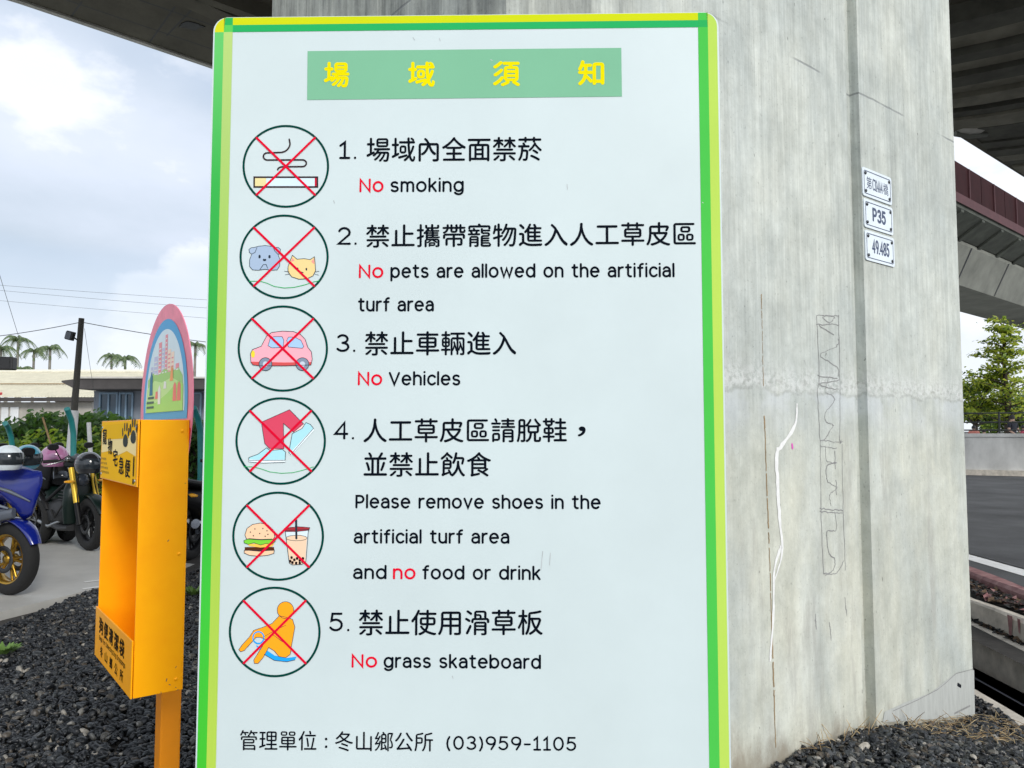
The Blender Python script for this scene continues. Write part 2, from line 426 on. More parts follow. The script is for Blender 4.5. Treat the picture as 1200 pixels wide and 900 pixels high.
def concrete_pillar():
    m = bpy.data.materials.new('pillar_concrete'); m.use_nodes = True; t = m.node_tree; b = t.nodes['Principled BSDF']
    b.inputs['Roughness'].default_value = .82; b.inputs['Specular IOR Level'].default_value = .3
    L = t.links.new
    def nd(ty, **k):
        n = t.nodes.new(ty)
        for a, v in k.items(): setattr(n, a, v)
        return n
    c = nd('ShaderNodeTexCoord')
    def noise(scale, stretch, detail=6, rough=.6):
        mp_ = nd('ShaderNodeMapping'); mp_.inputs['Scale'].default_value = stretch; L(c.outputs['Object'], mp_.inputs['Vector'])
        n = nd('ShaderNodeTexNoise'); n.inputs['Scale'].default_value = scale; n.inputs['Detail'].default_value = detail; n.inputs['Roughness'].default_value = rough
        L(mp_.outputs['Vector'], n.inputs['Vector']); return n.outputs['Fac']
    def ramp(f, p0, c0, p1, c1, mid=None):
        r = nd('ShaderNodeValToRGB'); r.color_ramp.elements[0].position = p0; r.color_ramp.elements[0].color = (*c0, 1)
        r.color_ramp.elements[1].position = p1; r.color_ramp.elements[1].color = (*c1, 1)
        if mid: e_ = r.color_ramp.elements.new(mid[0]); e_.color = (*mid[1], 1)
        L(f, r.inputs['Fac']); return r.outputs['Color']
    def mul(a, b_, f=1.0):
        x = nd('ShaderNodeMix', data_type='RGBA', blend_type='MULTIPLY'); x.inputs[0].default_value = f; L(a, x.inputs[6]); L(b_, x.inputs[7]); return x.outputs[2]
    def mixc(f, a, col):
        x = nd('ShaderNodeMix', data_type='RGBA'); L(f, x.inputs[0]); L(a, x.inputs[6]); x.inputs[7].default_value = (*col, 1); return x.outputs[2]
    base = ramp(noise(1.6, (1, 1, .6)), .3, (.46, .485, .47), .7, (.57, .585, .55))
    fine = mul(ramp(noise(26, (1, 1, .05), 5), .3, (.84, .85, .85), .72, (1.10, 1.10, 1.09)), ramp(noise(85, (1, 1, .02), 3, .7), .32, (.84, .84, .84), .66, (1.10, 1.10, 1.10)))
    pores = ramp(noise(70, (1, 1, 1), 3), .30, (.55, .55, .55), .38, (1, 1, 1))
    mott = mul(ramp(noise(9, (1, 1, .7), 8, .7), .3, (.83, .83, .81), .7, (1.08, 1.08, 1.07)), ramp(noise(2.2, (1, 1, .5), 7, .65), .36, (.88, .905, .915), .62, (1.04, 1.035, 1.0)))
    sx0_ = nd('ShaderNodeSeparateXYZ'); L(c.outputs['Object'], sx0_.inputs[0])
    up_m = nd('ShaderNodeMapRange'); L(sx0_.outputs['Z'], up_m.inputs['Value'])
    for nme, q in (('From Min', .9), ('From Max', 2.2), ('To Min', .22), ('To Max', .85)): up_m.inputs[nme].default_value = q
    st_mix = nd('ShaderNodeMix', data_type='RGBA', blend_type='MULTIPLY'); L(up_m.outputs[0], st_mix.inputs[0]); L(base, st_mix.inputs[6]); L(fine, st_mix.inputs[7])
    blot = mul(ramp(noise(4.5, (1, 1, .8), 10, .72), .36, (.74, .75, .74), .56, (1.05, 1.05, 1.04)), ramp(noise(16, (1, 1, .8), 8, .75), .36, (.86, .86, .85), .60, (1.04, 1.04, 1.04)))
    specks = ramp(noise(48, (1, 1, .45), 2, .5), .245, (.36, .36, .35), .30, (1, 1, 1))
    col = mul(mul(mul(mul(mul(st_mix.outputs[2], mott), blot, .5), pores, .6), specks, .8), ramp(noise(1.1, (1, 1, .9), 3), .3, (.9, .9, .9), .7, (1.06, 1.06, 1.06)))
    # older, streaked shuttering marks on the far left of the shaft
    sx = nd('ShaderNodeSeparateXYZ'); L(c.outputs['Object'], sx.inputs[0])
    def mr(v, a, b_, c0=0, c1=1):
        x = nd('ShaderNodeMapRange', interpolation_type='SMOOTHSTEP'); L(v, x.inputs['Value'])
        for nme, q in (('From Min', a), ('From Max', b_), ('To Min', c0), ('To Max', c1)): x.inputs[nme].default_value = q
        return x.outputs['Result']
    def math_(op, a, b_):
        x = nd('ShaderNodeMath', operation=op)
        for i, q in enumerate((a, b_)):
            if isinstance(q, (int, float)): x.inputs[i].default_value = q
            else: L(q, x.inputs[i])
        return x.outputs[0]
    old = mr(sx.outputs['X'], -2.35, -2.75)
    streak = ramp(noise(9, (1, 1, .09), 7, .7), .34, (.42, .42, .42), .62, (1.1, 1.08, 1.05))
    x = nd('ShaderNodeMix', data_type='RGBA', blend_type='MULTIPLY'); L(old, x.inputs[0]); L(col, x.inputs[6]); L(streak, x.inputs[7]); col = x.outputs[2]
    # cold joint between two pours: a rough pale band with a ragged lower lip
    zj = on_pillar(988, 461).y
    wob = math_('MULTIPLY', math_('SUBTRACT', noise(7, (1, 1, .3), 4), .5), .10)
    zz = math_('ADD', sx.outputs['Z'], wob)
    d = math_('SUBTRACT', zz, zj)
    band = math_('MULTIPLY', mr(d, -.03, .03), mr(d, .15, .01))
    rough = math_('MULTIPLY', band, mr(noise(38, (1, 1, 1), 5, .7), .40, .56))
    col = mixc(math_('MULTIPLY', rough, .55), col, (.62, .63, .61))
    dark = math_('MULTIPLY', band, mr(noise(24, (1, 1, 1.6), 5, .7), .50, .62))
    col = mixc(math_('MULTIPLY', dark, .42), col, (.24, .235, .215))
    lip = math_('MULTIPLY', mr(math_('ABSOLUTE', math_('ADD', d, .004), 0), .010, .003), mr(noise(14, (1, 1, 1), 3), .38, .52))
    col = mixc(math_('MULTIPLY', lip, .22), col, (.13, .13, .12))
    below = math_('MULTIPLY', mr(d, 0, -.02), mr(d, -.24, -.02))
    col = mixc(math_('MULTIPLY', below, math_('MULTIPLY', mr(noise(5, (1, 1, 1), 3), .42, .62), .4)), col, (.52, .55, .58))
    # a warmer, uneven tint below the joint
    wt = nd('ShaderNodeMix', data_type='RGBA', blend_type='MULTIPLY'); L(math_('MULTIPLY', mr(d, 0, -.30), mr(noise(3, (1, 1, .5), 5), .34, .60, .2, .9)), wt.inputs[0]); L(col, wt.inputs[6]); wt.inputs[7].default_value = (1.03, 1.0, .93, 1); col2 = wt.outputs[2]
    # splashes and damp runs low on the shaft
    run = math_('MULTIPLY', mr(d, 0, -.4), mr(noise(6, (1, 1, .16), 8, .72), .52, .68, 0, .55))
    col2 = mixc(run, col2, (.30, .295, .265))
    # upper form line
    zu = on_pillar(990, 100).y
    du = math_('SUBTRACT', math_('ADD', sx.outputs['Z'], math_('MULTIPLY', wob, .15)), zu)
    line = math_('MULTIPLY', mr(math_('ABSOLUTE', du, 0), .0075, .002), mr(noise(2.3, (1, 1, 1), 2), .46, .56))
    col2 = mixc(math_('MULTIPLY', line, .65), col2, (.17, .18, .18))
    # dirt splashed up the foot
    foot = math_('MULTIPLY', mr(math_('ADD', math_('ADD', sx.outputs['Z'], math_('ADD', math_('MULTIPLY', sx.outputs['X'], .142), .16)), math_('MULTIPLY', math_('SUBTRACT', noise(6, (1, 1, .5), 6, .7), .5), .5)), .20, -.02), .8)
    col2 = mixc(foot, col2, (.20, .165, .115))
    L(col2, b.inputs['Base Color'])
    h = math_('ADD', math_('MULTIPLY', rough, .25), math_('MULTIPLY', noise(26, (1, 1, .05), 5), .25))
    h = math_('ADD', h, math_('MULTIPLY', noise(60, (1, 1, 1), 4), .35))
    h = math_('SUBTRACT', h, math_('MULTIPLY', line, .5))
    bp = nd('ShaderNodeBump'); bp.inputs['Strength'].default_value = .35; bp.inputs['Distance'].default_value = .012
    L(h, bp.inputs['Height']); L(bp.outputs['Normal'], b.inputs['Normal'])
    return m
M['pillar'] = concrete_pillar()

# ================================================================ ground
def struct(name, mb, m):
    o = mb.build(name, m); o['kind'] = 'structure'; return o
g = MB(); nx = 56
S = [-1500, -400, -120, -40] + [-20 + 40 * i / (nx - 1) for i in range(nx)] + [40, 120, 400, 1500]
T = [-1500, -300, -60, -20] + [-6 + 40 * i / (nx - 1) for i in range(nx)] + [50, 120, 400, 1500]
for y in T:
    for x in S:
        near = abs(x) < 21 and -7 < y < 12
        tt, dd_ = (Vector((x - PC.x, y - PC.y, 0))).dot(DD), (Vector((x - PC.x, y - PC.y, 0))).dot(NN)
        g.v.append((x, y, (ground_z(x, y) if near else 0) - .05 - (.45 if tt > -.3 and dd_ > -.4 and abs(x) < 60 else 0)))
w_ = len(S)
for j in range(len(T) - 1):
    for i in range(w_ - 1):
        g.f.append((j * w_ + i, j * w_ + i + 1, (j + 1) * w_ + i + 1, (j + 1) * w_ + i)); g.m.append(0); g.sm.append(True)
struct('ground', g, M['soil'])

# concrete parking lot behind the gravel on the left
E0, E1 = on_z(0, 719, 0), on_z(117, 690, 0)
ED = (E1 - E0).normalized()
lot = MB()
a, b = E0 - ED * 30, E0 + ED * 9
pl = [(a.x, a.y), (b.x, b.y), (b.x + 1, 30), (-60, 30), (-60, a.y)]
lot.prism(pl, lambda x, y, h: Vector((x, y, h)), -.2, .012)
struct('parking_lot', lot, M['lot'])
# painted bay marks on it
bm_ = MB()
for px0, py0, px1, py1 in ((99, 682, 122, 679), (97, 690, 120, 687)):
    p, q = on_z(px0, py0, .016), on_z(px1, py1, .016); n_ = Vector((-(q - p).y, (q - p).x, 0)).normalized() * .028
    q2 = q + (q - p) * .8
    bm_.add([p - n_, q2 - n_, q2 + n_, p + n_], [(0, 1, 2, 3)])
struct('painted_bay_marks', bm_, M['line'])

# ---------------------------------------------------------------- road, kerbs and planting strips right of the pillar
def strip_line(p0, p1, z0, z1=None):          # a long edge seen between two photo points at height z
    a, b = on_z(p0[0], p0[1], z0), on_z(p1[0], p1[1], z0 if z1 is None else z1)
    d = (b - a).normalized(); return a, d
def sheet(lines, ext0=-.0, ext1=7):
    vs = []
    for a, d in lines: vs += [a + d * ext0, a + d * ext1]
    return vs
L_slab0 = strip_line((1145, 838), (1200, 868), -.20)
L_slab1 = strip_line((1145, 809), (1200, 841), -.20)
def lower(l, dz): return (l[0] + Vector((0, 0, dz)), l[1])
L_gap1 = lower(strip_line((1142, 777), (1200, 808), -.26), 0)
L_step = strip_line((1141, 734), (1200, 763), -.03)
# vertical faces need the same plan line: take the face foot from its own top edge
def foot_of(l, z): return (Vector((l[0].x, l[0].y, z)), l[1])
def face_strip(name, lines, m, kind='structure', mi=None, ext0=-10):
    vs = sheet(lines, ext0); mb = MB()
    for i in range(len(lines) - 1):
        mb.add([vs[2 * i], vs[2 * i + 1], vs[2 * i + 3], vs[2 * i + 2]], [(0, 1, 2, 3)])
    o = mb.build(name, m); o['kind'] = kind; return o
def solid_kerb(name, l_top_near, width, z_top, z_bot, m, label, cat):
    a, d = l_top_near; n_ = Vector((-d.y, d.x, 0)).normalized()
    mb = MB(); seg = 48; ch = .018
    sec = [(0, z_bot), (0, z_top - ch), (ch, z_top), (width - ch, z_top), (width, z_top - ch), (width, z_bot)]
    for i in range(seg + 1):
        s = -10 + 17 * i / seg
        for u, z in sec:
            j = random.uniform(-.006, .006); mb.v.append(tuple(a + d * s + n_ * (u + j) + Vector((0, 0, z - a.z + j))))
    k = len(sec)
    for i in range(seg):
        for j in range(k - 1):
            mb.f.append((i * k + j, (i + 1) * k + j, (i + 1) * k + j + 1, i * k + j + 1)); mb.m.append(0); mb.sm.append(False)
    o = mb.build(name, m); return tag(o, label, cat)
o = face_strip('drain_slab', [L_slab0, L_slab1, foot_of(L_slab1, -.6)], M['kerb'])
kd = L_slab1[1]; kn = Vector((-kd.y, kd.x, 0)).normalized()
solid_kerb('retaining_kerb', L_step, .10, -.03, -.7, M['kerb'], 'low pale concrete retaining step beside the black drain pipes', 'kerb')
pr = MB()
for u, z, r in ((.06, -.235, .028), (.125, -.225, .028)):
    pr.tube([L_slab1[0] + kd * s + kn * u + Vector((0, 0, z + .2)) for s in (-10, -4, 0, 7)], r, 10)
tag(pr.build('drain_pipe', M['pipe']), 'pair of black pipes lying in the drain gap beside the pillar foot', 'pipe')
L_k2 = strip_line((1140, 704), (1200, 727), .12)
solid_kerb('planter_kerb', L_k2, .09, .12, -.4, M['kerb'], 'middle concrete kerb holding the dark planting strip, red paint run down it', 'kerb')
L_red = strip_line((1139, 671), (1200, 694), .20)
solid_kerb('red_kerb', L_red, .13, .20, -.2, M['redkerb'], 'red painted kerb along the edge of the asphalt road', 'kerb')
face_strip('planting_soil', [foot_of((L_k2[0] + kn * .05, L_k2[1]), .085), foot_of((L_red[0] + kn * .02, L_red[1]), .15)], M['soil'])
face_strip('lower_soil', [foot_of((L_step[0] + kn * .05, L_step[1]), -.055), foot_of((L_k2[0] + kn * .02, L_k2[1]), -.03)], M['soil'])
# red paint run on the middle kerb
pr = MB(); ld = L_k2[1]; ln_ = Vector((-ld.y, ld.x, 0)).normalized()
pq = on_z(1183, 720, .12); s0 = (pq - L_k2[0]).dot(ld)
for ds, w0, hh in ((0, .06, .15), (.11, .035, .10), (.19, .02, .05)):
    c0 = L_k2[0] + ld * (s0 + ds) - ln_ * .009
    pr.add([c0, c0 + ld * w0, c0 + ld * w0 * .7 - Vector((0, 0, hh)), c0 + ld * w0 * .25 - Vector((0, 0, hh * .9))], [(0, 1, 2, 3)])
po = pr.build('paint_run', M['redkerb']); po['kind'] = 'structure'
road = MB()
ra = strip_line((1139, 668), (1200, 691), .10)
A0 = ra[0] + ra[1] * 14; A1 = ra[0] - ra[1] * 45
rn = Vector((-ra[1].y, ra[1].x, 0)).normalized()
road.add([A0, A1, A1 + rn * 40, A0 + rn * 40], [(0, 1, 2, 3)])
struct('road', road, M['asphalt'])
ln0 = strip_line((1137, 650), (1200, 667.4), .104); ln1 = strip_line((1137, 656.5), (1200, 675), .104)
q = MB(); q.add([ln0[0] - ln0[1] * 30, ln0[0] + ln0[1] * 14, ln1[0] + ln1[1] * 14, ln1[0] - ln1[1] * 30], [(0, 1, 2, 3)])
struct('road_edge_line', q, M['line'])

# ---------------------------------------------------------------- ramp wall with railing at the far side of the road
wall = thing('ramp_wall', 'pale concrete parapet wall across the road behind the pillar', 'wall', (0, 0, 0))
w0, w1 = on_z(1090, 555.5, .1), on_z(1260, 559.5, .1); wd = (w1 - w0).normalized(); wn = Vector((-wd.y, wd.x, 0))
wz = at(1160, 512, w0.lerp(w1, .45).y).z
mbw = MB(); wl = (w1 - w0).length + 10
mbw.prism([(0, 0), (wl, 0), (wl, .3), (0, .3)], lambda u, v, h: w0 - wd * 3 + wd * u + wn * v + Vector((0, 0, h)), -.3, wz - .1)
WZ = wz
mbw.build('wall_body', M['wall'], wall)
cp = MB(); cp.prism([(0, -.03), (wl, -.03), (wl, .33), (0, .33)], lambda u, v, h: w0 - wd * 3 + wd * u + wn * v + Vector((0, 0, h)), wz - .1 + .0, wz, )
cp.build('coping', M['wall'], wall)
foot = MB(); foot.prism([(0, -.10), (wl, -.10), (wl, 0), (0, 0)], lambda u, v, h: w0 - wd * 3 + wd * u + wn * v + Vector((0, 0, h)), -.2, .16)
foot.build('footing', M['kerb'], wall)
M['railing'] = mat('dark_railing_paint', (.02, .024, .022), .5, .2, 9)
rail = thing('railing', 'dark metal railing along the top of the far ramp wall', 'railing', (0, 0, 0))
def rl(u, v, z): return w0 - wd * 3 + wd * u + wn * v + Vector((0, 0, z))
for z in (WZ + .62, WZ + .34, WZ + .10):
    MB().tube([rl(0, 1.2, z), rl(wl, 1.2, z)], .022, 6).build('rail_bar', M['railing'], rail)
for i in range(int(wl / 1.5)):
    MB().tube([rl(.4 + 1.5 * i, 1.2, WZ - .75), rl(.4 + 1.5 * i, 1.2, WZ + .66)], .03, 6).build('rail_post', M['railing'], rail)
ter = MB(); ter.prism([(0, .3), (wl + 20, .3), (wl + 20, 30), (0, 30)], lambda u, v, h: rl(u, v, h), -.4, WZ - .75)
struct('terrace', ter, M['lot'])

# ================================================================ pillar
PRZ = math.atan2(DD.y, DD.x)
pil = thing('bridge_pillar', 'massive grey concrete bridge pillar behind the notice board with a vertical groove', 'pillar', (PC.x, PC.y, 0), PRZ)
gx0, gx1 = on_pillar(990.5, 60).x, on_pillar(1004.5, 60).x
def side_depth():
    c = Vector((PC.x, PC.y, 0)) - DD * PIL_W; r = ray(319, 8)
    # c + NN*s projected on the ray's plan direction
    return (c.x * r.y - c.y * r.x) / (NN.y * r.x - NN.x * r.y)
PDEPTH = side_depth()
prof = [(0, .012), (-.012, 0), (gx1 + .004, 0), (gx1, .045), (gx0 + .03, .04), (gx0, 0), (-PIL_W + .03, 0), (-PIL_W, .03), (-PIL_W, PDEPTH), (0, PDEPTH)]
pm = MB(); zs = [-.8, 6.41]; k = len(prof)
for z in zs: pm.v += [(x, y, z) for x, y in prof]
pm.f += [(i, (i + 1) % k, k + (i + 1) % k, k + i) for i in range(k)]; pm.m += [0] * k; pm.sm += [False] * k
pm.build('shaft', M['pillar'], pil)
def pf(x, z, up): return Vector((x, -.0012 - up, z))
def PX(zx, zy, org, s): return on_pillar(org[0] + zx / s, org[1] + zy / s)
M['rust'] = mat('rust_stain', (.25, .17, .085), .9, .35, 40)
M['seal'] = mat('pale_sealant', (.68, .68, .66), .7, .1, 30)
M['pencil'] = mat('grey_pencil_line', (.23, .23, .225), .9, .25, 30)
M['patch'] = mat('fresh_mortar', (.375, .388, .365), .85, .10, 40, .15, stretch=(1, 1, .2))
M['pink'] = mat('magenta_spot', (.6, .08, .4), .6, .1, 9)
def polyline(pts, org, s, wob=0.0):
    out = []
    P_ = [PX(x, y, org, s) for x, y in pts]
    for i in range(len(P_) - 1):
        nseg = max(1, int((P_[i + 1] - P_[i]).length / .02)) if wob else 1
        for j in range(nseg):
            q_ = P_[i].lerp(P_[i + 1], j / nseg)
            out.append((q_.x + random.uniform(-wob, wob), q_.y + random.uniform(-wob, wob)))
    out.append(tuple(P_[-1])); return out
O3, S3 = (840, 340), 2.5
rust = MB(); rr_ = random.Random(8)
def rust_run(px0, py0, px1, py1, w):
    s = 0.0
    while s < 1:
        e2 = min(1, s + rr_.uniform(.03, .16)); q0_, q1_ = on_pillar(px0 + (px1 - px0) * s, py0 + (py1 - py0) * s), on_pillar(px0 + (px1 - px0) * e2, py0 + (py1 - py0) * e2)
        n_ = 6; stroke_into(rust, [(q0_.x + (q1_.x - q0_.x) * i / n_ + rr_.uniform(-.0016, .0016), q0_.y + (q1_.y - q0_.y) * i / n_) for i in range(n_ + 1)], w * rr_.uniform(.5, 1.25), pf)
        s = e2 + rr_.uniform(-.01, .03)
rust_run(892, 345, 894.5, 452, .0042); rust_run(895.5, 488, 903, 692, .006); rust_run(903, 695, 909, 880, .0066)
rust.build('rust_streak', M['rust'], pil)
seal = MB()
def curve_pts(pts, n=6):
    P_ = [Vector(p) for p in pts]; out = []
    for i in range(len(P_) - 1):
        p0_, p1_, p2_, p3_ = P_[max(i - 1, 0)], P_[i], P_[i + 1], P_[min(i + 2, len(P_) - 1)]
        for j in range(n):
            t = j / n; out.append(.5 * ((2 * p1_) + (p2_ - p0_) * t + (2 * p0_ - 5 * p1_ + 4 * p2_ - p3_) * t * t + (3 * p1_ - p0_ - 3 * p2_ + p3_) * t ** 3))
    return out + [P_[-1]]
def taper(pts, ws, mb, mi=0):
    pts = [tuple(p) for p in curve_pts(pts)]; rw_ = random.Random(2); ws = [ws[min(len(ws) - 1, int(i / 6))] * (1 - (i % 6) / 6) + ws[min(len(ws) - 1, int(i / 6) + 1)] * (i % 6) / 6 for i in range(len(pts))]
    L_, R_ = [], []
    for i, p in enumerate(pts):
        t = Vector(pts[min(i + 1, len(pts) - 1)]) - Vector(pts[max(i - 1, 0)]); t.normalize(); n_ = Vector((-t.y, t.x)); w = ws[i] / 2
        L_.append(Vector(p) + n_ * w * rw_.uniform(.6, 1.3)); R_.append(Vector(p) - n_ * w * rw_.uniform(.6, 1.3))
    vs = [pf(q.x, q.y, .0006) for q in L_] + [pf(q.x, q.y, .0006) for q in R_]; k_ = len(pts)
    mb.add(vs, [(i, i + 1, k_ + i + 1, k_ + i) for i in range(k_ - 1)], mi)
sp = [tuple(PX(x, y, O3, S3)) for x, y in ((234, 332), (228, 395), (190, 455), (175, 480), (178, 580), (184, 680), (190, 770), (168, 850))]
taper(sp, [.008, .016, .022, .02, .021, .018, .013, .005], seal)
taper([tuple(on_pillar(*q_)) for q_ in ((915, 640), (907, 668), (906, 720), (903, 760), (902, 775))], [.02, .012, .016, .012, .01], seal)
seal.build('sealant_run', M['seal'], pil)
sk = MB()
def skl(pts, w=.0042, wob=.0035):
    q_ = [PX(x, y, O3, S3) for x, y in pts]; q_ = curve_pts(q_, 8) if len(q_) > 2 else [q_[0].lerp(q_[1], i / 12) for i in range(13)]
    q_ = [Vector((p.x + random.gauss(0, .0016), p.y + random.gauss(0, .0016))) for p in q_]; i = 0
    while i < len(q_) - 1:                              # a pencil run that thins, breaks and darkens
        m_ = random.randint(3, 7); seg = q_[i:i + m_ + 1]
        if len(seg) > 1 and random.random() > .08: stroke_into(sk, seg, w * random.uniform(.5, 1.25), pf)
        i += m_
skl([(292, 74), (300, 250), (295, 300), (302, 440), (305, 640), (312, 830)]); skl([(356, 74), (360, 250), (360, 440), (366, 450), (370, 640), (376, 820)])
for y in (74, 100): skl([(292, y), (358, y + 2)])
for y in (440, 458, 640, 648): skl([(302, y), (368, y + 6)])
skl([(300, 104), (352, 140), (350, 165), (303, 190), (352, 225), (356, 250)], .004); skl([(310, 82), (330, 96), (345, 80)])
skl([(320, 300), (345, 320), (318, 360), (320, 385), (340, 395), (332, 410), (315, 440)], .004)
skl([(318, 455), (322, 500), (350, 505), (322, 515), (325, 560), (352, 580), (330, 600), (335, 630)]); skl([(345, 470), (350, 600)])
skl([(320, 660), (325, 760), (345, 790), (340, 820), (318, 835)], .004); skl([(345, 650), (350, 700), (322, 705)]); skl([(312, 830), (350, 828), (372, 790)])
skl([(296, 250), (360, 262), (300, 275), (356, 290), (330, 255), (318, 292)], .004, .006)
for q_ in ((955, 720), (972, 730), (990, 700)): skl([((q_[0] - 840) * S3, (q_[1] - 340) * S3), ((q_[0] - 838) * S3, (q_[1] - 320) * S3)], .004)
sk.build('pencil_sketch', M['pencil'], pil)
pp = MB(); c_ = PX(220, 458, O3, S3); stroke_into(pp, [(c_.x, c_.y + .008), (c_.x + .003, c_.y - .006)], .012, pf); pp.build('paint_spot', M['pink'], pil)
pt = MB()
fill_into(pt, [[tuple(on_pillar(*q_)) for q_ in ((1034, 846), (1036, 834), (1060, 823), (1090, 812), (1105, 800), (1118, 790), (1141, 785), (1142, 838), (1100, 842), (1060, 845))]], lambda x, z, up: Vector((x, -.0022, z)))
pt.build('mortar_patch', M['patch'], pil)
pt = MB()
stroke_into(pt, [tuple(on_pillar(*q_)) for q_ in ((1046, 833), (1075, 820), (1098, 808), (1108, 800), (1120, 789), (1140, 784))], .004, lambda x, z, up: Vector((x, -.0025 - up, z)))
stroke_into(pt, [tuple(on_pillar(*q_)) for q_ in ((1118, 836), (1128, 831), (1136, 827))], .01, lambda x, z, up: Vector((x, -.0025 - up, z)))
pt.build('patch_edge_crack', M['pencil'], pil)
pt = MB(); stroke_into(pt, [tuple(on_pillar(*q_)) for q_ in ((1122, 802), (1125, 804))], .018, lambda x, z, up: Vector((x, -.0025 - up, z))); pt.build('anchor_hole', M['pipe'], pil)

# number plates bolted to it, each a thing of its own
M['plate'] = mat('plate_enamel', (.60, .66, .70), .32, .06, 9)
M['navy'] = mat('plate_navy', (.012, .03, .085), .4, .1, 9)
M['bolt'] = mat('bolt_steel', (.05, .055, .06), .4, .2, 20, metal=.6)
def number_plate(corners, lab, draw):
    P_ = [on_pillar(*q_) for q_ in corners]
    x0, x1 = (P_[0].x + P_[3].x) / 2, (P_[1].x + P_[2].x) / 2
    z1, z0 = (P_[0].y + P_[1].y) / 2, (P_[2].y + P_[3].y) / 2
    w, h = x1 - x0, z1 - z0
    base = Vector((PC.x, PC.y, 0)) + DD * x0 - NN * .004 + Vector((0, 0, z0))
    t = thing('number_plate', lab, 'number plate', base, PRZ, 'number plates on the pillar')
    r_ = .012; ring = []
    for cx, cz, a0 in ((w - r_, r_, -90), (w - r_, h - r_, 0), (r_, h - r_, 90), (r_, r_, 180)): ring += arc(cx, cz, r_, r_, a0, a0 + 90, 4)
    m_ = MB(); m_.prism(ring, lambda a, b, q_: Vector((a, q_, b)), .003, -.002); m_.build('plate_body', M['plate'], t)
    f = lambda a, b, up: Vector((a, -.0026 - up, b))
    bd = MB(); i_ = .014; rr = .008; rg = []
    for cx, cz, a0 in ((w - i_ - rr, i_ + rr, -90), (w - i_ - rr, h - i_ - rr, 0), (i_ + rr, h - i_ - rr, 90), (i_ + rr, i_ + rr, 180)): rg += arc(cx, cz, rr, rr, a0, a0 + 90, 4)
    stroke_into(bd, rg, .004, f, closed=True); bd.build('border_line', M['navy'], t)
    for cx in (.026, w - .026):
        for cz in (.026, h - .026):
            bo = MB(); bo.lathe([(.0, -.006), (.006, -.005), (.008, -.002), (.008, 0)], (cx, -.002, cz), (0, 1, 0), 10); bo.build('bolt', M['bolt'], t)
    tx = MB(); draw(tx, w, h, f); tx.build('lettering', M['navy'], t)
def put_latin(tx, s, x0, x1, z0, cap, sw, f):
    st, wd_ = latin(s); k_ = (x1 - x0) / wd_; kz = cap / .7
    for q_ in st: stroke_into(tx, [(x0 + a * k_, z0 + b * kz) for a, b in q_], sw, f)
def draw1(tx, w, h, f):
    for s, a, b in (('第', .13, .30), ('橋', .70, .87)):
        rg, (bx0, bx1, by0, by1) = cjk_rings(s, 0)
        fill_into(tx, [[(w * (a + (b - a) * (p[0] - bx0) / (bx1 - bx0)), h * (.29 + .42 * (p[1] - by0) / (by1 - by0))) for p in q_] for q_ in rg], f)
    put_latin(tx, 'C314A4', w * .335, w * .665, h * .31, h * .38, .0052, f)
number_plate(((1009, 196), (1043, 208.5), (1044, 240), (1010, 230)), 'topmost enamel plate on the pillar, lettered with the bridge number', draw1)
number_plate(((1011, 232.5), (1044.5, 244), (1045.5, 275), (1011.7, 267)), 'middle enamel plate on the pillar reading P35', lambda tx, w, h, f: put_latin(tx, 'P35', w * .30, w * .72, h * .32, h * .40, .013, f))
number_plate(((1012.4, 269), (1046, 280), (1047.5, 313), (1013, 305)), 'lowest enamel plate on the pillar reading 49.485', lambda tx, w, h, f: put_latin(tx, '49.485', w * .24, w * .80, h * .32, h * .40, .010, f))

# ================================================================ viaducts
ZS = 7.4
dk = thing('overhead_viaduct', 'dark concrete viaduct deck overhead carried on the pillar', 'bridge', (0, 0, 0))
far = [Vector((-17, 2.0, ZS)), on_z(22, 0, ZS), on_z(136, 38.5, ZS), on_z(250, 77.5, ZS)]
fr = [on_z(1113, 133, ZS), on_z(1184, 180, ZS)]
frd = (fr[1] - fr[0]).normalized()
d_l = (far[3] - far[2]).normalized()
far += [far[3] + d_l * 1.0, Vector((1.5, 14.2, ZS)), fr[0] - frd * 3.2, fr[0], fr[1], fr[1] + frd * 14]
near = [Vector((26, 17, ZS)), Vector((14, 8, ZS)), Vector((7, 4.0, ZS)), Vector((0, 2.6, ZS)), Vector((-8, 1.2, ZS)), Vector((-17, -4, ZS))]
ring = [(p.x, p.y) for p in far] + [(p.x, p.y) for p in near]
s_ = MB(); me_ = polys_mesh([(0, [Vector(p) for p in ring])])
n_ = len(me_.vertices)
s_.add([(v.co.x, v.co.y, ZS) for v in me_.vertices], [tuple(p.vertices) for p in me_.polygons])
s_.add([(v.co.x, v.co.y, ZS + 1.3) for v in me_.vertices], [tuple(p.vertices) for p in me_.polygons])
bpy.data.meshes.remove(me_)
k = len(ring)
s_.add([(x, y, ZS) for x, y in ring] + [(x, y, ZS + 1.3) for x, y in ring], [(i, (i + 1) % k, k + (i + 1) % k, k + i) for i in range(k)])
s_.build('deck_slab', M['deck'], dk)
def edge_strip(pts, w, z0, z1, inset=0):
    mb = MB(); P_ = [Vector((p.x, p.y, 0)) for p in pts]; vs = []
    for i, p in enumerate(P_):
        t_ = (P_[min(i + 1, len(P_) - 1)] - P_[max(i - 1, 0)]).normalized(); q_ = Vector((-t_.y, t_.x, 0))
        for u, z in ((inset, z0), (inset - w, z0), (inset - w, z1), (inset, z1)): vs.append(p + q_ * u + Vector((0, 0, z)))
    mb.add(vs, [(4 * i + j, 4 * i + (j + 1) % 4, 4 * i + 4 + (j + 1) % 4, 4 * i + 4 + j) for i in range(len(P_) - 1) for j in range(4)])
    mb.add(vs[:4], [(0, 1, 2, 3)]); mb.add(vs[-4:], [(0, 1, 2, 3)]); return mb
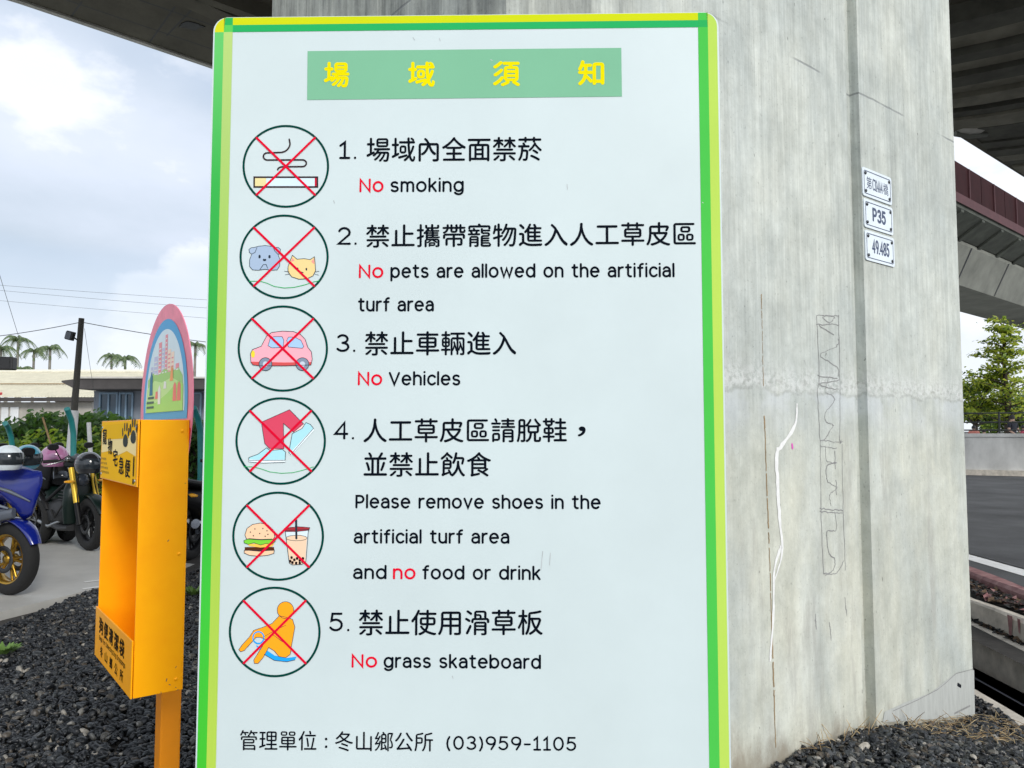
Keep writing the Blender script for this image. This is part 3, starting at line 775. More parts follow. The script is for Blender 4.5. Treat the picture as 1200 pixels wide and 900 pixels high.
edge_strip(far[:6], .09, ZS - .03, ZS + 1.5, .05).build('fascia', M['deckedge'], dk)
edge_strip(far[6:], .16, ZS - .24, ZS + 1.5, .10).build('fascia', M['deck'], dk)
# shallow recess and haunch near the pillar on the left, and joint lines in the soffit
hb = MB()
for px0, py0, px1, py1, w in ((262, -4, 322, 24, .30), (240, -22, 322, 9, .16)):
    a, b = on_z(px0, py0, ZS), on_z(px1, py1, ZS); t_ = (b - a).normalized(); q_ = Vector((-t_.y, t_.x, 0)); a = a - t_ * 6
    hb.prism([(0, 0), ((b - a).length + 3, 0), ((b - a).length + 3, w), (0, w)], lambda u, v, h: a + t_ * u + q_ * v + Vector((0, 0, h)), -.22, .0)
hb.build('haunch_beam', M['deck'], dk)
jn = MB()
for px0, py0, px1, py1 in ((60, -6, 250, 58), (140, -8, 250, 30), (83, 20, 96, 2), (175, 50, 205, 8), (195, 42, 240, -4)):
    a, b = on_z(px0, py0, ZS - .002), on_z(px1, py1, ZS - .002); t_ = (b - a).normalized(); q_ = Vector((-t_.y, t_.x, 0)) * .012
    jn.add([a - q_, b - q_, b + q_, a + q_], [(0, 1, 2, 3)])
jn.build('soffit_joint', M['railing'], dk)
vt = MB(); c_ = on_z(224, 30, ZS - .004)
vt.prism([(c_.x + .17 * math.cos(w) * (1 + .25 * math.sin(5 * w)), c_.y + .10 * math.sin(w) * (1 + .3 * math.cos(4 * w))) for w in [i * .35 for i in range(18)]], lambda x, y, h: Vector((x, y, h)), ZS - .012, ZS + .01)
vt.build('drain_hole', M['railing'], dk)
# cross planks under the right wing
ev = Vector((.885, -.465, 0)); rt = random.Random(3)
s = -4.6
i = 0
while s < 14:
    wv = rt.choice((.34, .52, .66, .48)); dz = rt.choice((.03, .06, .10, .14)); gap = .035
    a, b = fr[0] + frd * s, fr[0] + frd * (s + wv - gap)
    mb = MB(); ln = 7.6
    vs = []
    for q0 in range(9):
        u = ln * q0 / 8; sag = -.22 * (1 - ((u - 1.2) / 3.0) ** 2) * 1.0 if u < 4.2 else 0
        for p in (a, b):
            for z in (-dz + sag, .04): vs.append(p + ev * u + Vector((0, 0, z)))
    mb.add(vs, [(4 * q0, 4 * q0 + 2, 4 * q0 + 6, 4 * q0 + 4) for q0 in range(8)] + [(4 * q0, 4 * q0 + 4, 4 * q0 + 5, 4 * q0 + 1) for q0 in range(8)] + [(4 * q0 + 2, 4 * q0 + 3, 4 * q0 + 7, 4 * q0 + 6) for q0 in range(8)] + [(0, 1, 3, 2)])
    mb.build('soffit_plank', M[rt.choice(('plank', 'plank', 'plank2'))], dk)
    s += wv; i += 1
c0 = on_z(1120, 149, ZS - .26); ax = (on_z(1160, 152, ZS - .26) - c0).normalized()
up_ = Vector((0, 0, 1)); sd = ax.cross(up_)
nb = MB(); nb.loft([(c0, .04, .05, sd, up_), (c0 + ax * .05, .16, .12, sd, up_), (c0 + ax * .25, .2, .14, sd, up_), (c0 + ax * .50, .2, .10, sd, up_)])
nb.build('bracket', M['deckedge'], dk)
nb = MB(); nb.tube([c0 + ax * -.02 - up_ * .13, c0 + ax * .3 - up_ * .15, c0 + ax * .66 - up_ * .10], [.05, .055, .045], 10); nb.build('drain_spout', M['girder'], dk)

v2 = thing('distant_viaduct', 'second viaduct beyond the road with maroon barrier panels and box girder', 'bridge', (0, 0, 0))
D2 = Vector((.756, .654, 0)).normalized(); N2 = Vector((-D2.y, D2.x, 0))
def vp(u, D, z): return D2 * u + N2 * D + Vector((0, 0, z + CAM_Z))
def vstrip(name, sec, m, u0=17, u1=75, seg=1):
    mb = MB(); k_ = len(sec); vs = []
    for i in range(seg + 1):
        for D, z in sec: vs.append(vp(u0 + (u1 - u0) * i / seg, D, z))
    mb.add(vs, [(i * k_ + j, i * k_ + (j + 1) % k_, (i + 1) * k_ + (j + 1) % k_, (i + 1) * k_ + j) for i in range(seg) for j in range(k_)])
    mb.add(vs[:k_], [tuple(range(k_))]); mb.add(vs[-k_:], [tuple(range(k_))])
    return mb.build(name, m, v2)
vstrip('box_girder', [(13, 6.7), (12.3, 8.23), (12.35, 8.4), (16.6, 8.4), (16.6, 8.2), (15.95, 6.7)], M['girder'])
vstrip('deck_slab', [(11.3, 9.04), (12.3, 8.42), (17.6, 8.42), (18.6, 9.04), (18.6, 9.3), (11.3, 9.3)], M['shade_dark'])  # slab coloured darker than the girder to carry the shade beneath its flange
vstrip('maroon_rail', [(11.22, 9.05 + .14), (11.22, 9.57), (11.38, 9.6), (11.38, 9.32)], M['maroonrail'])
for i in range(34):
    u0 = 17 + 1.5 * i; far_tan = 21 <= u0 <= 25.2
    mb = MB(); mb.prism([(u0 + .02, 9.58), (u0 + 1.46, 9.58), (u0 + 1.46, 10.94), (u0 + .02, 10.94)], lambda u, z, h: vp(u, 11.34 + h, z), 0, .06)
    mb.build('barrier_panel', M['tan' if i in (7, 8) else 'maroon'], v2)
for i in range(34):
    u0 = 17 + 1.5 * i
    if i % 2 == 0:
        mb = MB(); mb.prism([(u0 - .05, 9.3), (u0 + .02, 9.3), (u0 + .02, 10.9), (u0 - .05, 10.9)], lambda u, z, h: vp(u, 11.28 + h, z), 0, .05); mb.build('barrier_post', M['maroonrail'], v2)
for i in range(20):
    u0 = 17.2 + 2.4 * i
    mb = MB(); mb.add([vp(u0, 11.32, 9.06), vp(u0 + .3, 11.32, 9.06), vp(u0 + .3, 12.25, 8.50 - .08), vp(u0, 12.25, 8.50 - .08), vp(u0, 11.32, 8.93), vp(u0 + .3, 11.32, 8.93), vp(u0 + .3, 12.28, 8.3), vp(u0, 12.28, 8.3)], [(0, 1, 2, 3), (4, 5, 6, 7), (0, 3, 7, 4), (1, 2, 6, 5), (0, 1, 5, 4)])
    mb.build('cantilever_rib', M['shade_dark'], v2)
for i in range(10):
    u0 = 18 + 5.0 * i
    mb = MB(); mb.add([vp(u0, 12.985, 6.72), vp(u0 + .12, 12.985, 6.72), vp(u0 + .12, 12.285, 8.22), vp(u0, 12.285, 8.22)], [(0, 1, 2, 3)])
    mb.build('girder_joint', M['pipe'], v2)
# ================================================================ notice board
BT = .02; BY = 1.33
BN = Vector((BT, 1, 0)).normalized(); BU_ = Vector((BN.y, -BN.x, 0))
def on_board(px, py):
    r = ray(px, py); k = BY * BN.y / r.dot(BN); p = Vector((0, 0, CAM_Z)) + r * k
    return (p - Vector((0, BY, 0))).dot(BU_), p.z
board = thing('notice_board', 'tall white notice board of five rules in Chinese and English, bordered green and yellow', 'notice board', (0, BY, 0), math.atan2(BU_.y, BU_.x))
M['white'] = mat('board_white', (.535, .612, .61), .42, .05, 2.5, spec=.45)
def B(layer): return lambda u, v, up: Vector((u, -.0005 - .00022 * layer - up, v))
def bp(pts): return [on_board(*q) for q in pts]
TL, TR, BR, BL = on_board(251.5, 21.5), on_board(841.3, 13.2), on_board(858, 952), on_board(226.5, 952)
x0, x1 = (TL[0] + BL[0]) / 2, (TR[0] + BR[0]) / 2; z1 = (TL[1] + TR[1]) / 2; z0 = BL[1]
rr = .026
ring = []
for cx, cz, a0 in ((x1 - rr, z0 + rr, -90), (x1 - rr, z1 - rr, 0), (x0 + rr, z1 - rr, 90), (x0 + rr, z0 + rr, 180)): ring += arc(cx, cz, rr, rr, a0, a0 + 90, 8)
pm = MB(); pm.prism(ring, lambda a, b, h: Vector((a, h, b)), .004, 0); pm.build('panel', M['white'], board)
# printed border: strips with squares where they cross
def gradient(name, stops):
    m = bpy.data.materials.new(name); m.use_nodes = True; t = m.node_tree; b = t.nodes['Principled BSDF']; b.inputs['Roughness'].default_value = .4
    c = t.nodes.new('ShaderNodeTexCoord'); s = t.nodes.new('ShaderNodeSeparateXYZ'); t.links.new(c.outputs['Object'], s.inputs[0])
    mrn = t.nodes.new('ShaderNodeMapRange'); mrn.inputs['From Min'].default_value = z0; mrn.inputs['From Max'].default_value = z1
    t.links.new(s.outputs['Z'], mrn.inputs['Value']); r = t.nodes.new('ShaderNodeValToRGB'); t.links.new(mrn.outputs['Result'], r.inputs['Fac'])
    el = r.color_ramp.elements
    while len(el) > 1: el.remove(el[-1])
    el[0].position = stops[0][0]; el[0].color = (*srgb(*stops[0][1]), 1)
    for p, q in stops[1:]: x = el.new(p); x.color = (*srgb(*q), 1)
    t.links.new(r.outputs['Color'], b.inputs['Base Color']); return m
G_OUT = gradient('print_green_fade', [(0, (64, 182, 40)), (.25, (54, 186, 50)), (.6, (10, 156, 40)), (.78, (20, 166, 50)), (.95, (82, 186, 84))])
G_LIME = gradient('print_lime_fade', [(0, (172, 200, 74)), (.6, (148, 190, 64)), (.85, (160, 192, 96)), (1, (170, 198, 104))])
e_ = .0028; sw = .0162
xa, xb, xc = x0 + e_, x0 + e_ + sw, x0 + e_ + 2 * sw
xd, xe, xf = x1 - e_ - 2 * sw - .001, x1 - e_ - sw, x1 - e_
za, zb, zc = z1 - .001, z1 - .0145, z1 - .0275
re_ = rr - e_
def rect(a, b, c, d): return [(a, b), (c, b), (c, d), (a, d)]
def border(name, ring_, m, layer=0):
    mb = MB(); fill_into(mb, [ring_], B(layer)); mb.build(name, m, board)
border('border_strip', rect(xa, z0 + .001, xb, zc), G_OUT)
border('border_strip', rect(xb, z0 + .001, xc, zc), G_LIME)
border('border_strip', rect(xc, zb, xd, za), ink('yellow', 196, 204, 24))
border('border_strip', rect(xc, zc, xd, zb), ink('teal_green', 40, 166, 92))
border('border_strip', rect(xd, z0 + .001, xe, zc), ink('mid_green', 74, 184, 74))
border('border_strip', rect(xe, z0 + .001, xf, zc), ink('lime', 176, 206, 88))
border('border_corner', [(xa, zc)] + [(xb, zc), (xb, za)] + arc(x0 + rr, z1 - rr, re_, rr - .001, 90, 180, 8)[0:], ink('yellow_corner', 202, 202, 34))
border('border_corner', rect(xb, zb, xc, za), ink('teal_corner', 44, 166, 86)); border('border_corner', rect(xb, zc, xc, zb), ink('light_green', 88, 190, 86))
border('border_corner', rect(xd, zb, xe, za), ink('mid_green', 74, 184, 74)); border('border_corner', rect(xd, zc, xe, zb), ink('teal_corner', 44, 166, 86))
border('border_corner', [(xe, zc), (xf, zc), (xf, z1 - rr)] + arc(x1 - rr, z1 - rr, re_, rr - .001, 0, 90, 8) + [(xe, za)], ink('lime', 176, 206, 88))
tb = MB(); fill_into(tb, [bp(((360.5, 60), (728, 56.2), (728.8, 113.2), (360, 117.2)))], B(0)); tb.build('title_banner', ink('banner_green', 122, 178, 144), board)
K = ink('black', 6, 14, 24); RD = ink('red', 214, 10, 44)
TY = ink('title_yellow', 226, 212, 0)
def cjk_line(s, x_l, x_r, yt_l, yb_l, yt_r=None, yb_r=None, m=None, grow=0, layer=0, bold=.0009, name='lettering'):
    """CJK lettering whose ink box runs from x_l to x_r, y_t to y_b in the photo."""
    yt_r = yt_l if yt_r is None else yt_r; yb_r = yb_l if yb_r is None else yb_r
    q = [on_board(x_l, yt_l), on_board(x_r, yt_r), on_board(x_l, yb_l), on_board(x_r, yb_r)]
    rg, (a0, a1, b0, b1) = cjk_rings(s, grow, .09)
    ua, ub = (q[0][0] + q[2][0]) / 2, (q[1][0] + q[3][0]) / 2
    def mp_(p):
        f = (p[0] - a0) / (a1 - a0); g_ = (p[1] - b0) / (b1 - b0)
        return (ua + (ub - ua) * f, (q[2][1] * (1 - f) + q[3][1] * f) * (1 - g_) + (q[0][1] * (1 - f) + q[1][1] * f) * g_)
    mb = MB(); rr_ = [[mp_(p) for p in r] for r in rg]
    fill_into(mb, rr_, B(layer))
    if bold:
        for r in rr_: stroke_into(mb, r, bold, B(layer + .2), .00012, closed=True)
    mb.build(name, m or K, board)
def lat_line(s, x_l, x_r, yb_l, yb_r, cap_px, m=None, sw_px=2.5):
    h_ = sw_px / 2
    if x_r - x_l < sw_px + 2: x_l, x_r = (x_l + x_r) / 2 - h_, (x_l + x_r) / 2 + h_
    A_, Z_ = on_board(x_l + h_, yb_l - h_), on_board(x_r - h_, yb_r - h_); up1 = on_board(x_l, yb_l - cap_px + h_)[1] - on_board(x_l, yb_l - h_)[1]
    px_m = abs(on_board(x_l + 1, yb_l)[0] - on_board(x_l, yb_l)[0])
    st, wd_ = latin(s); mb = MB(); wd_ = wd_ or 1
    for q_ in st:
        stroke_into(mb, [(A_[0] + (Z_[0] - A_[0]) * a / wd_, A_[1] + (Z_[1] - A_[1]) * a / wd_ + b * up1 / .7) for a, b in q_], sw_px * px_m, B(0), .00012)
    mb.build('lettering', m or K, board)
for c, xl, xr, yt, yb in (('場', 379.5, 410, 72.3, 103), ('域', 478, 510, 72, 102.3), ('須', 577.5, 609.5, 71.6, 101.6), ('知', 677, 708.5, 70.5, 100.5)):
    cjk_line(c, xl + 1.2, xr - 1.2, yt + 1.2, yb - 1.2, m=TY, layer=1, bold=.0027)
cjk_line('場域內全面禁菸', 430, 634.5, 161.5, 189.5, 160.5, 188.5)
cjk_line('禁止攜帶寵物進入人工草皮區', 429.5, 815, 263.5, 290, 260, 287.5)
cjk_line('禁止車輛進入', 428, 604.5, 388.5, 416.5, 388, 416)
cjk_line('人工草皮區請脫鞋', 426.5, 664, 490.5, 518.5, 490, 518)
cjk_line('，', 677.5, 686, 500, 511)
cjk_line('並禁止飲食', 426.5, 575, 530, 558.5)
cjk_line('禁止使用滑草板', 421, 635.5, 714.5, 744.5, 714.5, 744)
cjk_line('管理單位', 281.5, 371, 855.5, 879, 856.5, 879.5, bold=.0004)
cjk_line('冬山鄉公所', 393, 507.5, 857, 880, 858, 880.5, bold=.0004)
for s, xl, xr, yb, cp in (('1.', 397.5, 417.5, 186.5, 21), ('2.', 395.5, 418, 287, 21), ('3.', 394, 416.5, 412.5, 21), ('4.', 391.5, 415, 515, 21), ('5.', 386, 409.5, 739.8, 22)):
    lat_line(s, xl, xr, yb, yb, cp, sw_px=2.7)
for s, xl, xr, yl, yr, m in (('No', 421.2, 449.5, 225.4, 225.2, RD), ('smoking', 457.5, 543.5, 225.4, 225, K), ('No', 420.5, 449.3, 326, 326, RD), ('pets are allowed on the artificial', 457.5, 790.5, 326, 325, K),
        ('turf area', 419.5, 508.5, 365.2, 365, K), ('No', 419.3, 448, 451.6, 451.6, RD), ('Vehicles', 455.5, 539.5, 451.8, 451.8, K), ('Please remove shoes in the', 416.5, 704, 595.8, 596.8, K),
        ('artificial turf area', 414.5, 597, 637, 637.2, K), ('and', 413.7, 453, 678.6, 678.8, K), ('no', 460.5, 487, 678.9, 679, RD), ('food or drink', 494.8, 633.5, 679, 679.8, K),
        ('No', 412, 442, 782.4, 782.4, RD), ('grass skateboard', 449.5, 634, 782.6, 784, K)):
    lat_line(s, xl, xr, yl, yr, 16, m)
lat_line('(03)959-1105', 523, 675.5, 878.5, 880, 16.5, sw_px=2.2)
for yc_ in (876.5, 867.5): lat_line('.', 380.5, 384, yc_, yc_, 16, sw_px=3)

# pictograms: five crossed-out pictures in dark green rings
GREEN = ink('ring_green', 4, 62, 54); CROSS = ink('cross_red', 212, 12, 48)
def icon(cx, cy, rx, ry, fills, lines, dots=()):
    p = MB(); mats = []; mi = {}
    def idx(m):
        if m.name not in mi: mi[m.name] = len(mats); mats.append(m)
        return mi[m.name]
    def Zp(q, org, s): return [on_board(org[0] + a / s, org[1] + b / s) for a, b in q]
    org, s = icon.frame; L0 = 0.0
    for col, pts in fills:
        fill_into(p, [Zp(pts, org, s)], B(L0), idx(col)); L0 += .25
    for col, w, pts in lines: stroke_into(p, Zp(pts, org, s), w / s * .00147, B(L0), .00008, idx(col))
    for col, w, pts in dots:
        for a, b in pts: stroke_into(p, Zp([(a, b - w * .1), (a, b + w * .1)], org, s), w / s * .00147, B(L0 + .1), .00008, idx(col))
    o = p.build('pictogram', mats, board)
    r_ = MB(); stroke_into(r_, bp([(cx + rx * math.cos(t), cy + ry * math.sin(t)) for t in [i * math.pi / 32 for i in range(64)]]), .0039, B(0), .0001, closed=True); r_.build('ring', GREEN, o)
    x_ = MB(); k_ = .70
    for sx in (1, -1): stroke_into(x_, bp([(cx - sx * rx * k_ * .98, cy - ry * k_), (cx + sx * rx * k_ * .98, cy + ry * k_)]), .0040, B(L0 + .8 + .3 * sx), .0001)
    x_.build('cross', CROSS, o)
def el(cx, cy, rx, ry, a0=0, a1=360, n=26): return [(cx + rx * math.cos(R(a0 + (a1 - a0) * i / n)), cy - ry * math.sin(R(a0 + (a1 - a0) * i / n))) for i in range(n + (0 if a1 - a0 == 360 else 1))]
DK = ink('drawing_line', 52, 40, 44); DT = ink('thin_line', 40, 50, 60)
icon.frame = ((270, 140), 4.284)
icon(335, 195, 49.5, 47.3, [(DK, [(116, 286), (441, 286), (441, 343), (116, 343)]), (ink('cigarette_white', 205, 222, 228), [(124, 295), (433, 295), (433, 335), (124, 335)]), (ink('filter', 222, 208, 150), [(124, 295), (180, 295), (180, 335), (124, 335)]), (ink('ember', 190, 20, 50), [(424, 295), (433, 295), (433, 335), (424, 335)])],
     [(DK, 8, [(296, 100), (300, 122)] + el(250, 120, 50, 46, -5, -90, 8) + [(188, 168)] + el(186, 186, 20, 18, 90, 270, 8) + [(360, 203)] + el(362, 220, 20, 17, 90, -90, 8) + [(268, 238)] + el(262, 254, 24, 16, 95, 175, 6))])
DOG = ink('dog_grey', 160, 178, 200); CAT = ink('cat_yellow', 228, 202, 140); LN = ink('grass_line', 40, 170, 90)
dog = [(108, 676), (96, 668), (94, 652), (106, 644), (124, 642), (140, 637), (175, 633), (205, 637), (222, 643), (240, 642), (252, 652), (250, 668), (240, 678), (248, 700), (248, 735), (235, 755), (205, 757), (175, 752), (140, 757), (112, 755), (97, 738), (97, 705)]
cat = [(300, 712), (312, 682), (335, 702), (370, 699), (400, 704), (422, 690), (426, 725), (428, 760), (415, 785), (385, 800), (345, 802), (308, 790), (290, 765), (290, 740)]
icon(333, 301, 51, 48.3, [(DOG, dog), (CAT, cat), (ink('ear_pink', 238, 150, 140), [(303, 716), (312, 694), (322, 710)]), (ink('ear_pink', 238, 150, 140), [(406, 714), (420, 698), (422, 728)])],
     [(DT, 2.6, dog + dog[:1]), (DT, 2.6, [(108, 676), (124, 668), (134, 644)]), (DT, 2.6, [(240, 678), (224, 662), (214, 640)]), (DT, 3, [(150, 752), (165, 730), (180, 728), (188, 748)]), (DT, 3, cat + cat[:1]), (DT, 2, [(272, 762), (296, 765)]), (DT, 2, [(276, 780), (298, 776)]), (DT, 2, [(424, 766), (446, 762)]), (DT, 2, [(424, 776), (444, 782)]), (LN, 3.5, [(96, 812), (150, 812), (185, 822), (220, 838), (270, 846), (320, 843), (375, 830), (420, 815), (446, 810)]), (DT, 4, [(350, 770), (358, 766), (366, 770)])],
     [(DT, 11, [(147, 686), (147, 691), (197, 687), (197, 691)]), (DT, 9, [(172, 707), (168, 705), (176, 705)]), (DT, 8, [(338, 748), (338, 752), (382, 750), (382, 754)])])
icon.frame = ((260, 350), 4.092)
PK = ink('car_pink', 246, 168, 180); WIN = ink('window_blue', 162, 194, 228); TYR = ink('wheel_grey', 128, 140, 158)
car = [(140, 305), (138, 265), (148, 244), (190, 228), (215, 180), (240, 162), (290, 156), (345, 158), (378, 172), (400, 195), (412, 232), (430, 255), (434, 290), (428, 318), (300, 322), (180, 322), (150, 318)]
w1_ = [(222, 226), (232, 192), (250, 182), (290, 182), (298, 200), (294, 234), (240, 236)]; w2_ = [(312, 200), (320, 184), (350, 184), (380, 200), (394, 230), (386, 238), (320, 232)]
icon(331.5, 408.5, 51.7, 49.3, [(PK, car), (ink('sill_red', 206, 84, 84), [(140, 302), (300, 306), (432, 304), (428, 319), (300, 324), (150, 319)]), (WIN, w1_), (WIN, w2_), (ink('lamp_yellow', 236, 210, 60), el(150, 266, 9, 17)), (TYR, el(210, 314, 31, 31)), (TYR, el(387, 314, 31, 31)), (ink('hub', 190, 200, 212), el(210, 314, 13, 13)), (ink('hub', 190, 200, 212), el(387, 314, 13, 13))],
     [(DT, 2.6, car + car[:1]), (DT, 2, w1_ + w1_[:1]), (DT, 2, w2_ + w2_[:1]), (DT, 2.6, el(210, 314, 31, 31) + [(241, 314)]), (DT, 2.6, el(387, 314, 31, 31) + [(418, 314)])])
TRS = ink('trouser_red', 208, 72, 96); SHO = ink('shoe_blue', 164, 214, 222); SKN = ink('skin', 244, 206, 200); SOL = ink('sole_white', 226, 236, 240)
tr = [(190, 592), (325, 532), (392, 600), (345, 640), (296, 598), (298, 720), (228, 718), (206, 694)]
s1 = [(130, 762), (175, 745), (215, 715), (232, 728), (290, 722), (306, 735), (304, 775), (200, 775), (130, 775)]
s2 = [(338, 648), (385, 622), (404, 594), (425, 603), (440, 622), (330, 748), (322, 738)]
icon(329, 516.8, 51.8, 50, [(SKN, [(228, 715), (298, 718), (290, 738), (240, 740)]), (SKN, [(345, 635), (388, 598), (396, 610), (380, 640), (350, 650)]), (TRS, tr), (SHO, s1), (SHO, s2), (SOL, [(128, 770), (200, 774), (305, 772), (304, 784), (200, 788), (130, 782)]), (SOL, [(440, 620), (442, 632), (332, 752), (322, 746), (328, 740)])],
     [(DT, 2.2, tr + tr[:1]), (DT, 2.6, s1 + s1[:1]), (DT, 2.6, s2 + s2[:1]), (LN, 3, [(106, 806), (150, 806), (190, 816), (230, 830), (285, 837), (340, 834), (390, 822), (440, 806)]), (DT, 2, [(128, 782), (200, 788), (304, 784)])])
icon.frame = ((255, 560), 3.752)
BUN = ink('bun', 238, 196, 158); LET = ink('lettuce', 120, 200, 60); PAT = ink('patty', 84, 44, 24); CHS = ink('cheese', 246, 190, 80); TEA = ink('tea', 226, 196, 166); LID = ink('lid_red', 160, 50, 56); CUP = ink('cup_clear', 206, 220, 226)
bt_ = [(121, 250), (130, 222), (155, 204), (190, 198), (222, 206), (245, 228), (252, 258), (245, 270), (190, 272), (128, 268)]
lt_ = [(116, 275), (140, 266), (190, 270), (240, 268), (255, 278), (240, 292), (215, 288), (190, 295), (160, 285), (135, 292), (118, 286)]
bb_ = [(118, 318), (250, 318), (248, 332), (220, 340), (180, 344), (140, 340), (118, 330)]
cup = [(298, 232), (400, 226), (388, 372), (370, 380), (330, 382), (316, 374)]
icon(326, 628.3, 52.5, 51, [(BUN, bb_), (PAT, [(120, 304), (248, 304), (250, 318), (185, 324), (120, 318)]), (CHS, [(130, 290), (250, 288), (240, 302), (190, 306), (140, 300)]), (LET, lt_), (BUN, bt_), (CUP, cup), (TEA, [(303, 262), (330, 252), (365, 250), (394, 260), (386, 372), (368, 379), (332, 381), (317, 373)]), (LID, [(292, 224), (320, 216), (375, 214), (406, 218), (402, 230), (350, 236), (300, 236)])],
     [(DT, 2.4, bt_ + bt_[:1]), (DT, 2, lt_ + lt_[:1]), (DT, 2.4, bb_ + bb_[:1]), (DT, 2.4, cup + cup[:1]), (DT, 2, el(348, 264, 46, 12, 0, 360) + [(394, 264)]), (DT, 9, [(346, 184), (347, 266)]), (CUP, 6, [(346, 184), (347, 266)]), (DT, 2, [(292, 224), (350, 214), (406, 218), (402, 230), (350, 236), (300, 236), (292, 224)])],
     [(DT, 5, [(145, 238), (165, 224), (186, 244), (200, 222), (218, 232), (158, 254), (210, 256), (222, 248)]), (ink('pearl', 30, 18, 16), 11, [(326, 350), (338, 360), (350, 354), (362, 362), (330, 372), (346, 374), (362, 374), (376, 354), (320, 366), (374, 368)])])
OR = ink('figure_orange', 250, 160, 34); BL_ = ink('board_blue', 36, 156, 226)
body = [(272, 606), (300, 612), (330, 622), (340, 655), (332, 700), (325, 740), (320, 775), (300, 790), (270, 785), (250, 760), (225, 745), (200, 790), (178, 816), (162, 815), (160, 800), (185, 760), (215, 712), (200, 705), (190, 700), (170, 700), (150, 722), (118, 758), (102, 764), (94, 755), (108, 735), (140, 700), (160, 670), (205, 655), (240, 640)]
icon(322, 740.5, 52.5, 51.8, [(BL_, [(170, 735), (205, 750), (250, 780), (300, 792), (348, 785), (340, 800), (305, 808), (250, 802), (205, 775), (175, 750)]), (OR, body), (OR, el(299, 581, 36, 37))],
     [(BL_, 6, el(180, 702, 24, 26)), (DT, 2.4, body + body[:1]), (DT, 2.4, el(299, 581, 36, 37) + [(335, 581)]), (DT, 2, [(300, 648), (262, 665), (200, 700)]), (DT, 2, [(215, 712), (245, 690), (285, 720)]), (DT, 2.4, [(205, 775), (250, 802), (305, 808), (340, 800)])])
# scuffs on the face
M['scuff'] = mat('scuff_mark', (.42, .44, .44), .6, .2, 30)
for q_ in (((664.5, 216), (665, 222)), ((471, 318), (472, 323)), ((636, 646), (634, 668)), ((645, 648), (644, 662)), ((530, 792), (531, 795)), ((391, 235), (392, 238)), ((484, 44), (486, 47)), ((515, 45), (516, 48)), ((823, 237), (824, 238)), ((575, 70), (577, 71))):
    sc = MB(); stroke_into(sc, bp(q_), .0010, B(0), .00005); sc.build('scuff_mark', M['scuff'], board)
M['steel'] = mat('galvanised_post', (.36, .37, .38), .42, .15, 12, metal=.7)
for xx in (x0 + .16, x1 - .16):
    MB().tube([(xx, .030, -.3), (xx, .030, z1 - .06)], .024, 14).build('post', M['steel'], board)
for zz in (z0 + .2, z1 - .3):
    MB().box(((x0 + x1) / 2, .0055, zz), (x1 - x0 - .2, .003, .03)).build('crossbar', M['steel'], board)

# ================================================================ waste bag dispenser
M['orange'] = mat('orange_enamel', srgb(254, 166, 0), .42, .05, 6, .02, spec=.25, tint=srgb(254, 172, 0))
M['orange_d'] = mat('orange_post_enamel', srgb(236, 142, 2), .45, .08, 6)
Q0 = at(160, 650, 2.0); q0 = Vector((Q0.x, Q0.y, 0))
ES = -Vector((DD.y, -DD.x, 0)); ES = Vector((-DD.y, DD.x, 0))      # along the front, away from the camera
def dz(py, Y=2.0): return at(160, py, Y).z
zt, zl, zo, zb = dz(491.5), dz(571), dz(751), dz(819.5)
DRZ = math.atan2(DD.y, DD.x)
disp = thing('bag_dispenser', 'bright orange dog waste bag dispenser on an orange post with a round pink sign', 'dispenser', (q0.x, q0.y, 0), DRZ)
# local frame: x = depth into the box (along DD), y = along the front (away)
W_, Dp = .50, .122
th = .004
cb = MB()
cb.box((Dp - th / 2, W_ / 2, (zt + zb) / 2), (th, W_, zt - zb), bev=.0012)
cb.box((Dp / 2 - .001, th / 2, (zt + zb) / 2), (Dp - th - .001, th, zt - zb - .001), bev=.0012)
cb.box((Dp / 2 - .001, W_ - th / 2, (zt + zb) / 2), (Dp - th - .001, th, zt - zb - .001), bev=.0012)
cb.box((Dp / 2 - .001, W_ / 2, zt - th / 2 - .001), (Dp - th - .002, W_ - 2 * th - .002, th))
cb.box((Dp / 2 - .001, W_ / 2, zb + th / 2 + .001), (Dp - th - .002, W_ - 2 * th - .002, th))
cb.build('cabinet', M['orange'], disp)
fr_ = MB(); fr_.box((th / 2 - .0045, W_ / 2, (zt + zl) / 2), (th, W_ - .002, zt - zl), bev=.001); fp = fr_.build('front_panel', M['orange'], disp)
tr_ = MB(); tr_.box((th / 2 - .0045, W_ / 2, (zo + zb) / 2), (th, W_ - .002, zo - zb), bev=.001); tray = tr_.build('tray_front', M['orange'], disp)
def DF(layer): return lambda a, b, up: Vector((-.0050 - .0004 * layer - up, W_ - a, b))     # a from the far (left) end
st = MB(); hz_ = zt - zl
def lab(a, b): return (a * W_, zl + b * hz_)
YE = ink('label_amber', 250, 190, 24); CR = ink('label_cream', 250, 226, 160); YD = ink('label_yellow', 240, 186, 20); GY = ink('label_grey', 110, 96, 60)
fill_into(st, [[lab(.02, .02), lab(.98, .02), lab(.98, .985), lab(.02, .985)]], DF(0), 0)
fill_into(st, [[lab(.03, .45), lab(.03, .80), lab(.3, .84), lab(.55, .80), lab(.75, .72), lab(.97, .86), lab(.97, .45), lab(.75, .52), lab(.5, .43), lab(.3, .5)]], DF(1), 1)
fill_into(st, [[lab(.12, .68), lab(.12, .93), lab(.7, .95), lab(.8, .72), lab(.5, .70)]], DF(2), 2)
st.build('label_sheet', [YE, CR, YD], fp)
